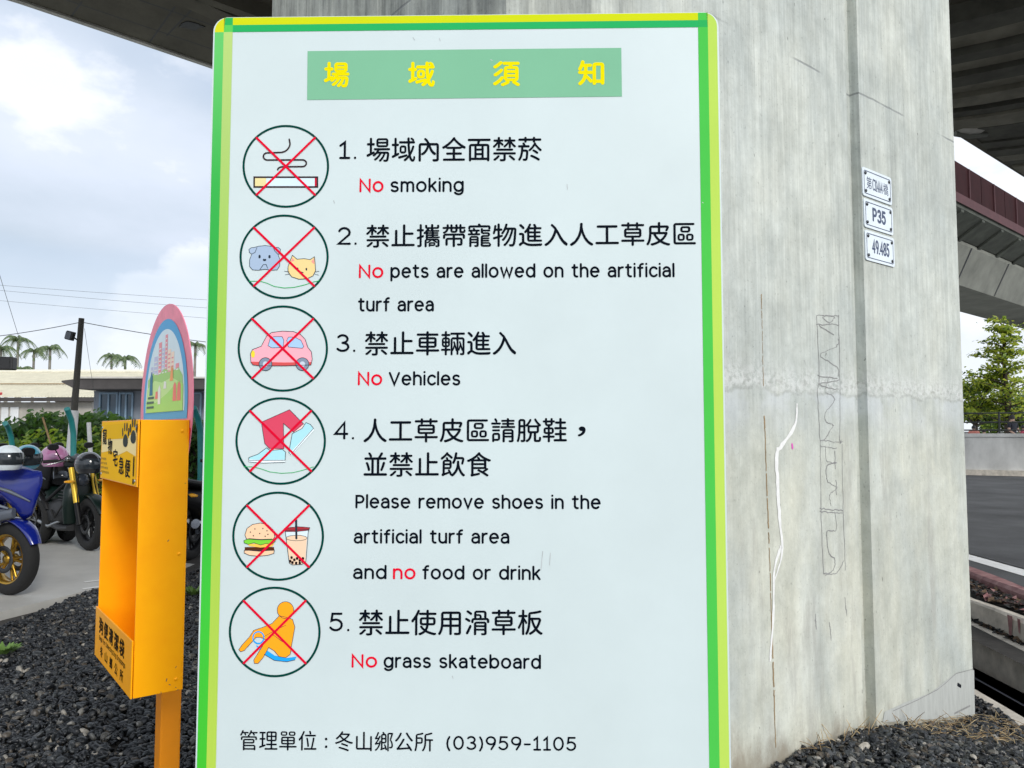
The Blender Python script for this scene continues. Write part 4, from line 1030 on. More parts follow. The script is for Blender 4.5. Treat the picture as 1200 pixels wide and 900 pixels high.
def disp_cjk(mb, s, a0, b0, a1, b1, f, grow=.02, bold=0):
    rg, (x0_, x1_, y0_, y1_) = cjk_rings(s, grow, .05)
    q_ = [[(a0 + (a1 - a0) * (p[0] - x0_) / (x1_ - x0_), b0 + (b1 - b0) * (p[1] - y0_) / (y1_ - y0_)) for p in r] for r in rg]
    fill_into(mb, q_, f)
    if bold:
        for r in q_: stroke_into(mb, r, bold, f, .0002, closed=True)
lt = MB(); f3 = DF(3)
for ch, a, b in (('寵', .06, .60), ('物', .23, .44), ('宅', .39, .26), ('急', .56, .15), ('便', .72, .12)):
    A_, B_ = lab(a, b), lab(a + .125, b + .27); disp_cjk(lt, ch, A_[0], A_[1], B_[0], B_[1], f3, 0, .0015)
lt.build('lettering', K, fp); lt = MB()
stroke_into(lt, [lab(.93, .42), lab(.925, .18)], .012, f3); stroke_into(lt, [lab(.925, .08), lab(.925, .07)], .014, f3)
lt.build('lettering', K, fp)
pw = MB()
for ca, cb_ in ((.71, .68), (.90, .74)):
    c_ = lab(ca, cb_); pw_r = .028
    fill_into(pw, [[(c_[0] + pw_r * math.cos(t) * (1.1 - .2 * math.sin(t)), c_[1] + .018 * math.sin(t)) for t in [i * .4 for i in range(16)]]], f3)
    for k_, (da, db) in enumerate(((-.035, .022), (-.013, .036), (.013, .036), (.035, .022))):
        stroke_into(pw, [(c_[0] + da, c_[1] + db - .004), (c_[0] + da * 1.1, c_[1] + db + .006)], .014, f3)
pw.build('paw_print', ink('paw_grey', 60, 66, 62), fp)
sm = MB()
for i in range(4):
    A_, B_ = lab(.03, .33 - .075 * i), lab(.19 + .03 * i, .33 - .075 * i); disp_cjk(sm, ('請勿棄置', '隨手清理', '請節約使用', '愛護環境清潔')[i], A_[0], A_[1], B_[0], A_[1] + .007, f3, 0)
sm.build('small_print', GY, fp)
l2 = MB(); f1 = DF(0); hb_ = zo - zb
def tl(a, b): return (a * W_, zb + b * hb_)
for i, ch in enumerate('狗便清潔袋'):
    A_, B_ = tl(.13 + .145 * i, .56), tl(.13 + .145 * i + .115, .86); disp_cjk(l2, ch, A_[0], A_[1], B_[0], B_[1], f1, 0, .0036)
for i, ch in enumerate('冬山鄉公所'):
    A_, B_ = tl(.18 + .14 * i, .12), tl(.18 + .14 * i + .075, .32); disp_cjk(l2, ch, A_[0], A_[1], B_[0], B_[1], f1, 0, .002)
st_, wd_ = latin('Bags for Collecting Dog Droppings')
A_, B_ = tl(.14, .42), tl(.86, .42)
for q_ in st_: stroke_into(l2, [(A_[0] + (B_[0] - A_[0]) * a / wd_, A_[1] + b * .016) for a, b in q_], .0022, f1)
l2.build('lettering', ink('brown_black', 40, 26, 8), tray)
for yy_, zz_ in ((.02, zt - .02), (W_ - .02, zt - .02), (.02, zl + .015), (W_ - .02, zl + .015)):
    sw_ = MB(); sw_.lathe([(0, -.0022), (.003, -.002), (.0042, -.0008), (.0042, .001)], (-.0052, yy_, zz_), (1, 0, 0), 10); sw_.build('screw', M['steel'], fp)
for zz_ in (zt - .03, (zt + zb) / 2, zb + .03):
    sw_ = MB(); sw_.lathe([(0, -.0018), (.003, -.0016), (.0045, -.0004), (.0045, .001)], (Dp - .018, -.0002, zz_), (0, 1, 0), 10); sw_.build('rivet', M['orange'], disp)
M['chip_'] = mat('chipped_enamel', (.16, .10, .05), .8, .3, 40)
rc_ = random.Random(5)
for i in range(9):
    x_0, z_0 = rc_.uniform(.006, Dp - .006), zb + rc_.random() ** 2 * (zt - zb); sw_ = MB(); r_0 = rc_.uniform(.0008, .0026)
    stroke_into(sw_, [(x_0, z_0), (x_0 + rc_.uniform(-.003, .003), z_0 + rc_.uniform(-.006, .006))], r_0, lambda a, b, up: Vector((a, -.0004 - up, b))); sw_.build('paint_chip', M['chip_'], disp)
po = MB(); po.box((Dp + .032, .265, (zt - .15 - .3) / 2), (.056, .062, zt - .15 + .3), bev=.004); po.build('post', M['orange_d'], disp)
# round sign fixed to the back of the box
sgn_z = at(196, 462, 2.23).z; top_z = at(195, 352.5, 2.23).z
RS = .302; sc_y = .280; sc_z = top_z - RS
sg = MB(); rg = arc(sc_y, sc_z, RS, RS, 0, 360, 64)[:-1]
sg.prism(rg, lambda a, b, h: Vector((h, a, b)), Dp + .001, Dp + .0035)
M['pinkrim'] = mat('faded_pink_print', srgb(232, 128, 150), .5, .16, 16)
M['redback'] = mat('red_print', srgb(222, 24, 30), .45, .08, 8)
disc = sg.build('round_sign', M['pinkrim'], disp)
def SG(layer): return lambda a, b, up: Vector((Dp - .0004 * layer - up, a, b))
zbt = zt + .004
rb_ = MB(); a_ = [p for p in arc(sc_y, sc_z, RS - .001, RS - .001, 180, 360, 40) if p[1] < zt - .012]
fill_into(rb_, [a_], SG(0)); rb_.build('lower_rim', M['redback'], disc)
def clip_disc(r, zlow, dx=0):
    a = math.degrees(math.asin((zlow - sc_z) / r)); return [(sc_y + dx + r * math.cos(R(a + (180 - 2 * a) * i / 40)), sc_z + r * math.sin(R(a + (180 - 2 * a) * i / 40))) for i in range(41)]
pic = MB()
BLU = ink('picture_blue', 104, 172, 216); SKY_ = ink('picture_sky', 214, 232, 238); GRS = ink('picture_grass', 170, 222, 130); GR2 = ink('picture_hill', 194, 230, 160); GR3 = ink('picture_bush', 166, 210, 136); PKB = ink('picture_pink_tower', 232, 160, 168); LIL = ink('picture_lilac_tower', 196, 202, 226); CRM = ink('picture_cream_tower', 244, 224, 204); ORG = ink('picture_orange', 236, 170, 120); TEALP = ink('picture_teal', 84, 134, 160); TXT = ink('picture_text', 96, 120, 110); SAL = ink('picture_salmon', 228, 140, 130); WHT = ink('picture_white', 226, 232, 228)
pm_ = [BLU, SKY_, GRS, GR2, GR3, PKB, LIL, CRM, ORG, TEALP, TXT, SAL, WHT]
r1, r2 = RS * .85, RS * .75
fill_into(pic, [clip_disc(r1, zbt)], SG(1), 0)
zp = zbt + .022
inner = [(y, z) for y, z in clip_disc(r2, zp + .001)]
fill_into(pic, [inner], SG(2), 1)
def yy(f): return sc_y + r2 * (1 - 2 * f)            # f from the far-left... picture left is the far side
def P2(f, h): return (sc_y - r2 * (2 * f - 1) * -1 * -1, zp + h * (sc_z + r2 - zp))
def picf(mi, pts, layer): fill_into(pic, [[(sc_y + r2 * (1 - 2 * f), zp + h * (sc_z + r2 - zp)) for f, h in pts]], SG(layer), mi)
for i, (f0, f1_, h1, mi) in enumerate(((.22, .32, .70, 6), (.34, .42, .86, 5), (.43, .50, .78, 6), (.51, .57, .93, 5), (.58, .66, .74, 7), (.67, .74, .70, 7), (.13, .2, .58, 6), (.78, .86, .55, 5))):
    picf(mi, [(f0, .40), (f1_, .40), (f1_, h1), (f0, h1)], 3)
    wl_ = []
    for j in range(int((h1 - .46) / .05)):
        stroke_into(pic, [(sc_y + r2 * (1 - 2 * f), zp + (.48 + .05 * j) * (sc_z + r2 - zp)) for f in (f0 + .015, f1_ - .015)], .004, SG(4), .0001, 12 if mi != 7 else 5)
picf(4, [(.06, .30), (.06, .42), (.2, .50), (.35, .46), (.5, .52), (.7, .47), (.85, .50), (.95, .40), (.96, .30)], 4)
picf(3, [(.03, .004), (.04, .30), (.25, .40), (.45, .36), (.7, .40), (.97, .30), (.975, .004)], 5)
picf(2, [(.028, .004), (.03, .16), (.3, .12), (.6, .22), (.85, .34), (.972, .30), (.975, .004)], 6)
picf(9, [(.12, .22), (.21, .22), (.2, .46), (.165, .52), (.13, .44)], 7)
picf(8, [(.66, .36), (.74, .36), (.73, .50), (.69, .54)], 7)
for f0 in (.74, .84): picf(11, [(f0, .12), (f0 + .09, .12), (f0 + .08, .30), (f0 + .045, .34), (f0 + .01, .30)], 7)
picf(12, [(.36, .10), (.43, .10), (.43, .28), (.40, .34), (.36, .28)], 7); picf(11, [(.28, .17), (.36, .17), (.35, .26), (.30, .26)], 7); picf(12, [(.50, .28), (.58, .28), (.57, .36), (.52, .37)], 7)
for j in range(3):
    stroke_into(pic, [(sc_y + r2 * (1 - 2 * f), zp + (.19 - .06 * j) * (sc_z + r2 - zp)) for f in (.06 + .03 * (j == 0), .25)], .007, SG(8), .0001, 10)
pic.build('park_picture', pm_, disc)
# ================================================================ gravel: river pebbles, too many to count
def pebble_material():
    m = bpy.data.materials.new('dark_pebbles'); m.use_nodes = True; t = m.node_tree; b = t.nodes['Principled BSDF']; b.inputs['Roughness'].default_value = .42
    b.inputs['Specular IOR Level'].default_value = .4
    a = t.nodes.new('ShaderNodeAttribute'); a.attribute_name = 'shade'; r = t.nodes.new('ShaderNodeValToRGB'); t.links.new(a.outputs['Fac'], r.inputs['Fac'])
    el = r.color_ramp.elements; el[0].position = 0; el[0].color = (.004, .005, .006, 1); el[1].position = 1; el[1].color = (.34, .31, .26, 1)
    for p, c in ((.35, (.007, .008, .010, 1)), (.66, (.016, .0185, .021, 1)), (.84, (.042, .047, .050, 1)), (.91, (.06, .046, .032, 1)), (.975, (.13, .13, .12, 1))): x = el.new(p); x.color = c
    c = t.nodes.new('ShaderNodeTexCoord'); n = t.nodes.new('ShaderNodeTexNoise'); n.inputs['Scale'].default_value = 45; n.inputs['Detail'].default_value = 4; t.links.new(c.outputs['Object'], n.inputs['Vector'])
    mxn = t.nodes.new('ShaderNodeMix'); mxn.data_type = 'RGBA'; mxn.blend_type = 'MULTIPLY'; mxn.inputs[0].default_value = .55
    r2 = t.nodes.new('ShaderNodeValToRGB'); r2.color_ramp.elements[0].position = .35; r2.color_ramp.elements[0].color = (.45, .45, .45, 1); r2.color_ramp.elements[1].position = .68; r2.color_ramp.elements[1].color = (1.3, 1.3, 1.3, 1)
    t.links.new(n.outputs['Fac'], r2.inputs['Fac']); t.links.new(r.outputs['Color'], mxn.inputs[6]); t.links.new(r2.outputs['Color'], mxn.inputs[7]); t.links.new(mxn.outputs[2], b.inputs['Base Color'])
    return m
M['pebble'] = pebble_material()
bm = bmesh.new(); bmesh.ops.create_icosphere(bm, subdivisions=2, radius=1); bm.verts.index_update()
ICO_V = np.array([v.co[:] for v in bm.verts]); ICO_F = np.array([[v.index for v in f.verts] for f in bm.faces]); bm.free()
def pebbles(name, test, bounds, per_m2, size, seed, lift=.0, crushed=False):
    rg_ = np.random.RandomState(seed); (xa_, xb_), (ya_, yb_) = bounds
    n = int((xb_ - xa_) * (yb_ - ya_) * per_m2); X = rg_.uniform(xa_, xb_, n); Y = rg_.uniform(ya_, yb_, n)
    ok = np.array([test(x, y) for x, y in zip(X, Y)]); X, Y = X[ok], Y[ok]; n = len(X)
    Z = np.array([ground_z(x, y) for x, y in zip(X, Y)])
    s = size * np.exp(np.clip(rg_.normal(0, .36, n), -.7, .6)); sh = np.stack([s * rg_.uniform(.9, 1.35, n), s * rg_.uniform(.62, 1, n), s * rg_.uniform(.35, .65, n)], 1)
    q_ = rg_.normal(0, 1, (n, 4)); q_[:, 1:3] *= .42; q_ /= np.linalg.norm(q_, axis=1)[:, None]
    w, x, y, z = q_.T
    Rm = np.stack([1 - 2 * (y * y + z * z), 2 * (x * y - z * w), 2 * (x * z + y * w), 2 * (x * y + z * w), 1 - 2 * (x * x + z * z), 2 * (y * z - x * w), 2 * (x * z - y * w), 2 * (y * z + x * w), 1 - 2 * (x * x + y * y)], 1).reshape(n, 3, 3)
    k_ = len(ICO_V); base = np.sign(ICO_V) * np.abs(ICO_V) ** .85
    V = base[None] * sh[:, None, :] * (1 + rg_.normal(0, .13 if crushed else .07, (n, k_, 1)))
    V = np.einsum('nij,nkj->nki', Rm, V)
    V += np.stack([X, Y, Z - .018 + lift + rg_.uniform(-.006, .018, n)], 1)[:, None, :]
    F = (ICO_F[None] + (np.arange(n) * k_)[:, None, None]).reshape(-1, 3)
    o = mesh_np(name, V.reshape(-1, 3), F, M['pebble'], attr=np.repeat(rg_.uniform(0, 1, n) ** (.55 if crushed else .92), k_), smooth=not crushed)
    return o
def rel_pillar(x, y):
    p = Vector((x - PC.x, y - PC.y, 0)); return p.dot(DD), p.dot(NN)
slab_d = kd; slab_n = kn; sl0 = L_slab0[0]
def gravel_left(x, y):
    t, D = rel_pillar(x, y)
    if -PIL_W - .02 < t < .02 and -.0 < D < PDEPTH: return False
    side = (x - E0.x) * ED.y - (y - E0.y) * ED.x
    return side > .01 + .03 * math.sin(9 * y) and t < -1.9
o = pebbles('gravel', gravel_left, ((-3.7, .95), (1.15, 7.6)), 2700, .0142, 5)
tag(o, 'bed of dark grey river pebbles under the notice board and dispenser', 'gravel', kind='stuff')
def gravel_right(x, y):
    t, D = rel_pillar(x, y)
    if D > -.012 and t < .01: return False
    if (Vector((x, y, 0)) - Vector((sl0.x, sl0.y, 0))).dot(slab_n) > .02: return False
    return t >= -1.9
o = pebbles('gravel_bank', gravel_right, ((.3, 3.1), (1.3, 5.4)), 5200, .0106, 9, crushed=True)
o.data.materials[0] = M['pebble'] ; tag(o, 'finer grey gravel piled against the foot of the pillar', 'gravel', kind='stuff')
# planting strips: dead leaves and dark chips
def chips(name, line_a, line_b, za, n, seed, lab, cols, L=14):
    rg_ = random.Random(seed); mb = MB()
    for i in range(n):
        s_0 = L * rg_.random() ** 1.6 - .1; f = rg_.random()
        p = (line_a[0] + line_a[1] * s_0).lerp(line_b[0] + line_b[1] * s_0, f); p.z = za + rg_.uniform(0, .02)
        l = rg_.uniform(.015, .05); a = rg_.uniform(0, 6.28); u = Vector((math.cos(a), math.sin(a), rg_.uniform(-.4, .6))) * l; v = Vector((-math.sin(a), math.cos(a), rg_.uniform(-.3, .5))) * l * .5
        mb.add([p - u, p - v, p + u, p + v], [(0, 1, 2, 3)], rg_.randrange(len(cols)))
    return tag(mb.build(name, cols), lab, 'litter', kind='stuff')
M['leafd'] = mat('dead_leaf_dark', (.03, .024, .02), .8, .4, 9); M['leafb'] = mat('dead_leaf_brown', (.11, .07, .04), .8, .4, 9); M['chip'] = mat('dark_chip', (.028, .03, .03), .7, .4, 9)
chips('leaf_litter', (L_k2[0] + kn * .1, L_k2[1]), (L_red[0], L_red[1]), .13, 2600, 3, 'dark leaf litter in the strip below the red kerb', [M['leafd'], M['chip'], M['leafd'], M['leafb'], M['redkerb']])
chips('leaf_litter', (L_step[0] + kn * .07, L_step[1]), (L_k2[0], L_k2[1]), -.035, 1600, 4, 'dark chips in the strip between the two concrete kerbs', [M['leafd'], M['chip'], M['chip'], M['leafb']])
# straw and dry weeds at the pillar foot
M['straw'] = mat('dry_straw', (.24, .16, .075), .8, .3, 20); M['straw2'] = mat('pale_straw', (.38, .29, .16), .8, .3, 20)
rg_ = random.Random(12); mb = MB()
for i in range(290):
    if i < 230: px, py = rg_.uniform(1060, 1215), rg_.uniform(842, 905)
    else: px, py = rg_.uniform(900, 1060), 0; 
    if i >= 230:
        t = rg_.uniform(-1.7, -.02); p = Vector((PC.x, PC.y, 0)) + DD * t - NN * rg_.uniform(.015, .07)
    else:
        p = on_z(px, py, -.12)
    if (Vector((p.x, p.y, 0)) - Vector((sl0.x, sl0.y, 0))).dot(slab_n) > .1 or gravel_right(p.x, p.y) is False: continue
    p.z = ground_z(p.x, p.y) + rg_.uniform(.0, .02)
    a = rg_.uniform(0, 6.28); l = rg_.uniform(.02, .08); u = Vector((math.cos(a), math.sin(a), rg_.uniform(-.1, .5 if i < 230 else 1.2))) * l
    mb.tube([p, p + u * .5 + Vector((0, 0, .004)), p + u], [.0014, .0016, .0008], 4, rg_.randrange(2), caps=False)
tag(mb.build('straw', [M['straw'], M['straw2']]), 'dry straw scattered on the gravel at the pillar corner', 'straw', kind='stuff')
M['weed'] = mat('weed_leaf', (.09, .17, .03), .6, .35, 9)
def weed(p, n, s, lab, seed):
    rg_ = random.Random(seed); mb = MB()
    for i in range(n):
        a = rg_.uniform(0, 6.28); r_ = rg_.uniform(0, s * .7); q_ = Vector((math.cos(a) * r_, math.sin(a) * r_, 0)); l = s * rg_.uniform(.4, .9); u = Vector((math.cos(a + rg_.uniform(-1, 1)), math.sin(a), .8)).normalized() * l; v = Vector((-math.sin(a), math.cos(a), 0)) * l * .22
        mb.add([q_, q_ + u * .5 + v, q_ + u, q_ + u * .5 - v], [(0, 1, 2, 3)])
    return tag(mb.build('weed', M['weed'], loc=p), lab, 'weed', 'weeds in the gravel')
p = on_z(4, 768, .0); p.z = ground_z(p.x, p.y) + .01; weed(p, 70, .085, 'small green weed in the pebbles at the left edge of the photo', 1)
p = on_z(227, 697, .0); p.z = ground_z(p.x, p.y) + .01; weed(p, 60, .11, 'small green weed in the gap between dispenser and notice board', 2)

# ================================================================ motorcycles and helmets
def gloss(n, c, r=.22, v=.04, **k): M[n] = mat(n, c, r, v, 6, spec=.5, **k); return M[n]
gloss('bike_blue', (.004, .012, .17), .2, coat=.4); M['bike_black'] = mat('bike_black', (.005, .005, .006), .5, .05, 6, spec=.22); M['bike_green'] = mat('bike_green', (.003, .010, .008), .35, .05, 6, spec=.3)
gloss('rubber', (.007, .007, .007), .85); gloss('gold', (.40, .235, .035), .28, metal=.9); gloss('gold_tube', (.62, .40, .03), .35, metal=.4); gloss('chrome', (.30, .31, .32), .25, metal=.95)
gloss('grey_plastic', (.016, .017, .019), .6); gloss('lamp_glass', (.07, .08, .10), .08); gloss('tail_red', (.45, .01, .015), .15, coat=.5); gloss('amber', (.75, .35, .02), .25); gloss('white_paint', (.7, .72, .74), .25, coat=.3); gloss('silver_trim', (.17, .19, .22), .35, metal=.5)
X_, Y_, Z_ = Vector((1, 0, 0)), Vector((0, 1, 0)), Vector((0, 0, 1))
def wheel(x, r, parent, rimm):
    t = MB(); pr_ = [(r - .10, -.042), (r - .075, -.058), (r - .03, -.058), (r - .008, -.034), (r, 0), (r - .008, .034), (r - .03, .058), (r - .075, .058), (r - .10, .042), (r - .10, -.042)]
    t.lathe(pr_, (x, 0, r), Y_, 40); o = t.build('wheel', M['rubber'], parent)
    m = MB(); ri = r - .10; m.lathe([(ri + .004, -.045), (ri - .016, -.04), (ri - .022, 0), (ri - .016, .04), (ri + .004, .045)], (x, 0, r), Y_, 36)
    m.lathe([(.0, -.05), (.035, -.05), (.045, 0), (.035, .05), (0, .05)], (x, 0, r), Y_, 16)
    for i in range(5):
        for da in (-.16, .16):
            a = i * 2 * math.pi / 5; m.tube([Vector((x, 0, r)) + Vector((math.cos(a), 0, math.sin(a))) * .03, Vector((x, 0, r)) + Vector((math.cos(a + da), 0, math.sin(a + da))) * (ri - .01)], [.016, .011], 6)
    m.build('rim', rimm, o)
    for s_ in (-1, 1):
        d_ = MB(); d_.lathe([(.075, s_ * .062), (.115, s_ * .062), (.115, s_ * .066), (.075, s_ * .066), (.075, s_ * .062)], (x, 0, r), Y_, 28); d_.build('brake_disc', M['grey_plastic'], o)
def motorcycle(lab, front, heading, style, paint, rimm, forkm, seed=0):
    wb, r = 1.26, .305
    rz = math.atan2(heading[1], heading[0]); h = Vector((math.cos(rz), math.sin(rz), 0))
    loc = Vector((front[0], front[1], .012)) - h * wb / 2
    t = thing('motorcycle', lab, 'motorcycle', loc, rz, 'motorcycles parked on the concrete lot')
    fx, rx_ = wb / 2, -wb / 2
    wheel(fx, r, t, rimm); wheel(rx_, r, t, rimm)
    top = Vector((fx - .27, 0, .95))
    for s_ in (-1, 1):
        m = MB(); a = Vector((fx, s_ * .118, r)); b = Vector((top.x, s_ * .118, top.z)); m.tube([a.lerp(b, .38), b], .031, 10); f = m.build('fork_leg', forkm, t)
        m = MB(); m.tube([a, a.lerp(b, .42)], .03, 10); m.build('fork_slider', M['silver_trim'] if style == 'sport' else M['bike_black'], f)
    m = MB()       # mudguard hugging the front wheel
    secs = []
    for i in range(9):
        a = R(24 + 82 * i / 8); c = Vector((fx + math.cos(a) * (r + .025), 0, r + math.sin(a) * (r + .025))); rad = Vector((math.cos(a), 0, math.sin(a)))
        secs.append((c, .072 * (.55 + .45 * math.sin(math.pi * (i + .6) / 9.2)), .022, Y_, rad))
    m.loft(secs, n=12); m.build('front_mudguard', paint, t)
    if style == 'sport':
        m = MB(); m.loft([((fx - .60, 0, .78), .17, .17, Y_, Z_), ((fx - .40, 0, .90), .20, .18, Y_, Z_), ((fx - .18, 0, .94), .18, .15, Y_, Z_), ((fx + .0, 0, .93), .13, .165, Y_, Z_), ((fx + .14, 0, .86), .085, .225, Y_, Z_), ((fx + .24, 0, .87), .05, .19, Y_, Z_), ((fx + .33, 0, .98), .015, .07, Y_, Z_)], n=16, p=1.55); fa = m.build('fairing', paint, t)
        for s_ in (-1, 1):
            m = MB(); m.loft([((fx - .80, s_ * .17, .60), .03, .14, Y_, Z_), ((fx - .60, s_ * .185, .60), .035, .18, Y_, Z_), ((fx - .40, s_ * .165, .70), .03, .12, Y_, Z_), ((fx - .30, s_ * .14, .78), .015, .04, Y_, Z_)], n=12); m.build('side_fairing', paint, t)
            m = MB(); m.tube([(fx - .48, s_ * .214, .92), (fx - .25, s_ * .212, .82), (fx - .02, s_ * .165, .78), (fx + .10, s_ * .11, .74)], [.012, .02, .018, .01], 6); m.build('fairing_trim', M['silver_trim'], fa)
            m = MB(); m.loft([((fx - .10, s_ * .150, .66), .02, .02, Y_, Z_), ((fx + .02, s_ * .125, .68), .035, .055, Y_, Z_), ((fx + .12, s_ * .075, .70), .02, .045, Y_, Z_)], n=10); m.build('headlight', M['lamp_glass'], fa)
            m = MB(); m.tube([(fx + .27, s_ * .045, .80), (fx + .10, s_ * .10, .88), (fx - .16, s_ * .165, .96)], [.006, .016, .010], 5); m.build('fairing_trim', M['silver_trim'], fa)
        m = MB(); m.loft([((fx - .36, 0, 1.03), .12, .012, Y_, Z_), ((fx - .24, 0, 1.07), .12, .015, Y_, Z_), ((fx - .08, 0, 1.02), .10, .015, Y_, Z_), ((fx + .03, 0, .96), .06, .012, Y_, Z_)], n=12); m.build('windscreen', M['grey_plastic'], t)
    else:
        m = MB(); m.loft([((fx - .30, 0, .30), .17, .05, Y_, X_), ((fx - .26, 0, .50), .205, .06, Y_, X_), ((fx - .27, 0, .70), .19, .075, Y_, X_), ((fx - .31, 0, .86), .11, .07, Y_, X_), ((fx - .34, 0, .95), .06, .05, Y_, X_)], n=16); m.build('leg_shield', paint, t)
        m = MB(); m.loft([((fx - .48, 0, 1.0), .12, .06, Y_, Z_), ((fx - .36, 0, 1.02), .14, .08, Y_, Z_), ((fx - .27, 0, 1.01), .10, .06, Y_, Z_)], n=14); m.build('handlebar_cowl', paint, t)
        m = MB(); m.lathe([(0, .075), (.05, .065), (.075, .03), (.08, 0)], (fx - .25, 0, .80), X_, 18); m.build('headlight', M['lamp_glass'], t)
        m = MB(); m.loft([((fx - .28, 0, .25), .15, .04, Y_, Z_), ((fx - .5, 0, .23), .16, .04, Y_, Z_), ((fx - .72, 0, .26), .15, .06, Y_, Z_)], n=12); m.build('footboard', M['grey_plastic'], t)
    # tank, seat, tail, engine
    m = MB(); m.loft([((fx - .42, 0, .83), .10, .09, Y_, Z_), ((fx - .55, 0, .84), .155, .135, Y_, Z_), ((fx - .72, 0, .80), .14, .12, Y_, Z_), ((fx - .84, 0, .74), .09, .07, Y_, Z_)], n=16) if style == 'sport' else m.loft([((fx - .74, 0, .36), .10, .14, Y_, Z_), ((fx - .82, 0, .50), .155, .20, Y_, Z_), ((rx_ + .05, 0, .60), .165, .16, Y_, Z_), ((rx_ - .28, 0, .70), .09, .08, Y_, Z_)], n=16)
    m.build('fuel_tank' if style == 'sport' else 'rear_body', paint, t)
    m = MB(); m.loft([((fx - .80, 0, .77), .10, .045, Y_, Z_), ((rx_ + .26, 0, .78), .14, .05, Y_, Z_), ((rx_ + .02, 0, .81), .13, .05, Y_, Z_), ((rx_ - .24, 0, .86), .09, .045, Y_, Z_)], n=14); m.build('seat', M['bike_black'], t)
    if style == 'sport':
        m = MB(); m.loft([((rx_ + .28, 0, .70), .12, .06, Y_, Z_), ((rx_ + .0, 0, .75), .12, .06, Y_, Z_), ((rx_ - .28, 0, .82), .05, .035, Y_, Z_)], n=12); m.build('tail_fairing', paint, t)
    m = MB(); m.loft([((fx - .34, 0, .46), .10, .12, Y_, Z_), ((fx - .5, 0, .43), .15, .17, Y_, Z_), ((fx - .8, 0, .40), .15, .16, Y_, Z_), ((fx - .95, 0, .40), .08, .09, Y_, Z_)], n=12, p=4); 
    for i in range(6): m.box((fx - .46, 0, .50 + .035 * i), (.18, .27, .012))
    m.build('engine', M['grey_plastic'], t)
    for s_ in (-1, 1):
        m = MB(); m.tube([(fx - .9, s_ * .09, .42), (rx_, s_ * .09, r)], [.035, .025], 8); m.build('swingarm', M['silver_trim'], t)
    m = MB(); m.tube([(fx - .5, -.10, .32), (fx - .75, -.14, .24), (rx_ + .25, -.17, .30), (rx_ + .1, -.18, .34)], [.022, .025, .03, .05], 10); m.tube([(rx_ + .1, -.18, .34), (rx_ - .22, -.19, .42)], [.055, .05], 12); m.build('exhaust', M['chrome'], t)
    m = MB(); m.tube([(fx - .55, .12, .26), (fx - .62, .28, .02)], .012, 6); m.box((fx - .62, .29, .012), (.05, .07, .012)); m.build('side_stand', M['bike_black'], t)
    for s_ in (-1, 1):
        m = MB(); m.tube([(fx - .27, s_ * .06, .86), (fx - .48, s_ * .15, .70), (fx - .86, s_ * .15, .52), (fx - .98, s_ * .12, .34)], .02, 8); m.tube([(fx - .86, s_ * .15, .60), (rx_ + .1, s_ * .13, .74)], .014, 6); m.build('frame_rail', M['bike_black'] if style != 'sport' else M['silver_trim'], t)
        m = MB(); m.tube([(fx - .40, s_ * .10, .62), (fx - .36, s_ * .17, .50), (fx - .52, s_ * .18, .36), (fx - .66, s_ * .16, .44)], .011, 6); m.build('hose', M['rubber'], t)
    m = MB()
    for i in range(9): m.box((fx - .345, 0, .40 + .033 * i), (.035, .26, .014))
    m.build('radiator', M['silver_trim'], t)
    # bars, levers, mirrors
    m = MB(); m.tube([(fx - .38, -.37, 1.03), (fx - .29, -.20, 1.04), (fx - .28, 0, 1.0), (fx - .29, .20, 1.04), (fx - .38, .37, 1.03)], .013, 8); hb_ = m.build('handlebar', M['bike_black'], t)
    for s_ in (-1, 1):
        m = MB(); m.tube([(fx - .28, s_ * .22, 1.05), (fx - .16, s_ * .20, 1.10), (fx - .10, s_ * .10, 1.0), (fx - .14, s_ * .09, .80), (fx - .06, s_ * .13, .50)], .006, 5); m.build('cable', M['rubber'], t)
        m = MB(); m.box((fx - .06, s_ * .095, r + .09), (.05, .035, .09), ry=R(25), bev=.008); m.build('brake_caliper', M['gold'] if style == 'sport' else M['bike_black'], t)
        m = MB(); m.loft([((fx - .14, s_ * .13, .80), .01, .01, X_, Z_), ((fx - .12, s_ * .20, .80), .03, .018, X_, Z_), ((fx - .12, s_ * .25, .80), .015, .01, X_, Z_)], n=8); m.build('indicator', M['amber'], t)
    for s_ in (-1, 1):
        m = MB(); m.tube([(fx - .31, s_ * .25, 1.04), (fx - .385, s_ * .38, 1.03)], .019, 8); m.build('grip', M['rubber'], hb_)
        m = MB(); m.tube([(fx - .25, s_ * .20, 1.04), (fx - .245, s_ * .28, 1.02), (fx - .30, s_ * .40, .99)], [.012, .008, .006], 6); m.lathe([(0, -.03), (.028, -.025), (.028, .025), (0, .03)], (fx - .25, s_ * .17, 1.06), Z_, 10); m.build('lever', M['gold'] if style == 'sport' else M['chrome'], hb_)
        m = MB(); m.tube([(fx - .30, s_ * .22, 1.05), (fx - .27, s_ * .30, 1.17)], .007, 6); m.loft([((fx - .255, s_ * .32, 1.20), .055, .035, Y_, Z_), ((fx - .29, s_ * .32, 1.20), .06, .04, Y_, Z_)], n=12); m.build('mirror', M['bike_black'], t)
        m = MB(); m.loft([((rx_ - .20, s_ * .10, .72), .01, .01, X_, Z_), ((rx_ - .22, s_ * .15, .715), .035, .022, X_, Z_), ((rx_ - .22, s_ * .20, .71), .02, .012, X_, Z_)], n=8); m.build('indicator', M['amber'], t)
    m = MB(); m.loft([((rx_ - .24, 0, .74), .08, .045, Y_, Z_), ((rx_ - .31, 0, .73), .075, .04, Y_, Z_), ((rx_ - .33, 0, .73), .04, .02, Y_, Z_)], n=12); m.build('tail_light', M['tail_red'], t)
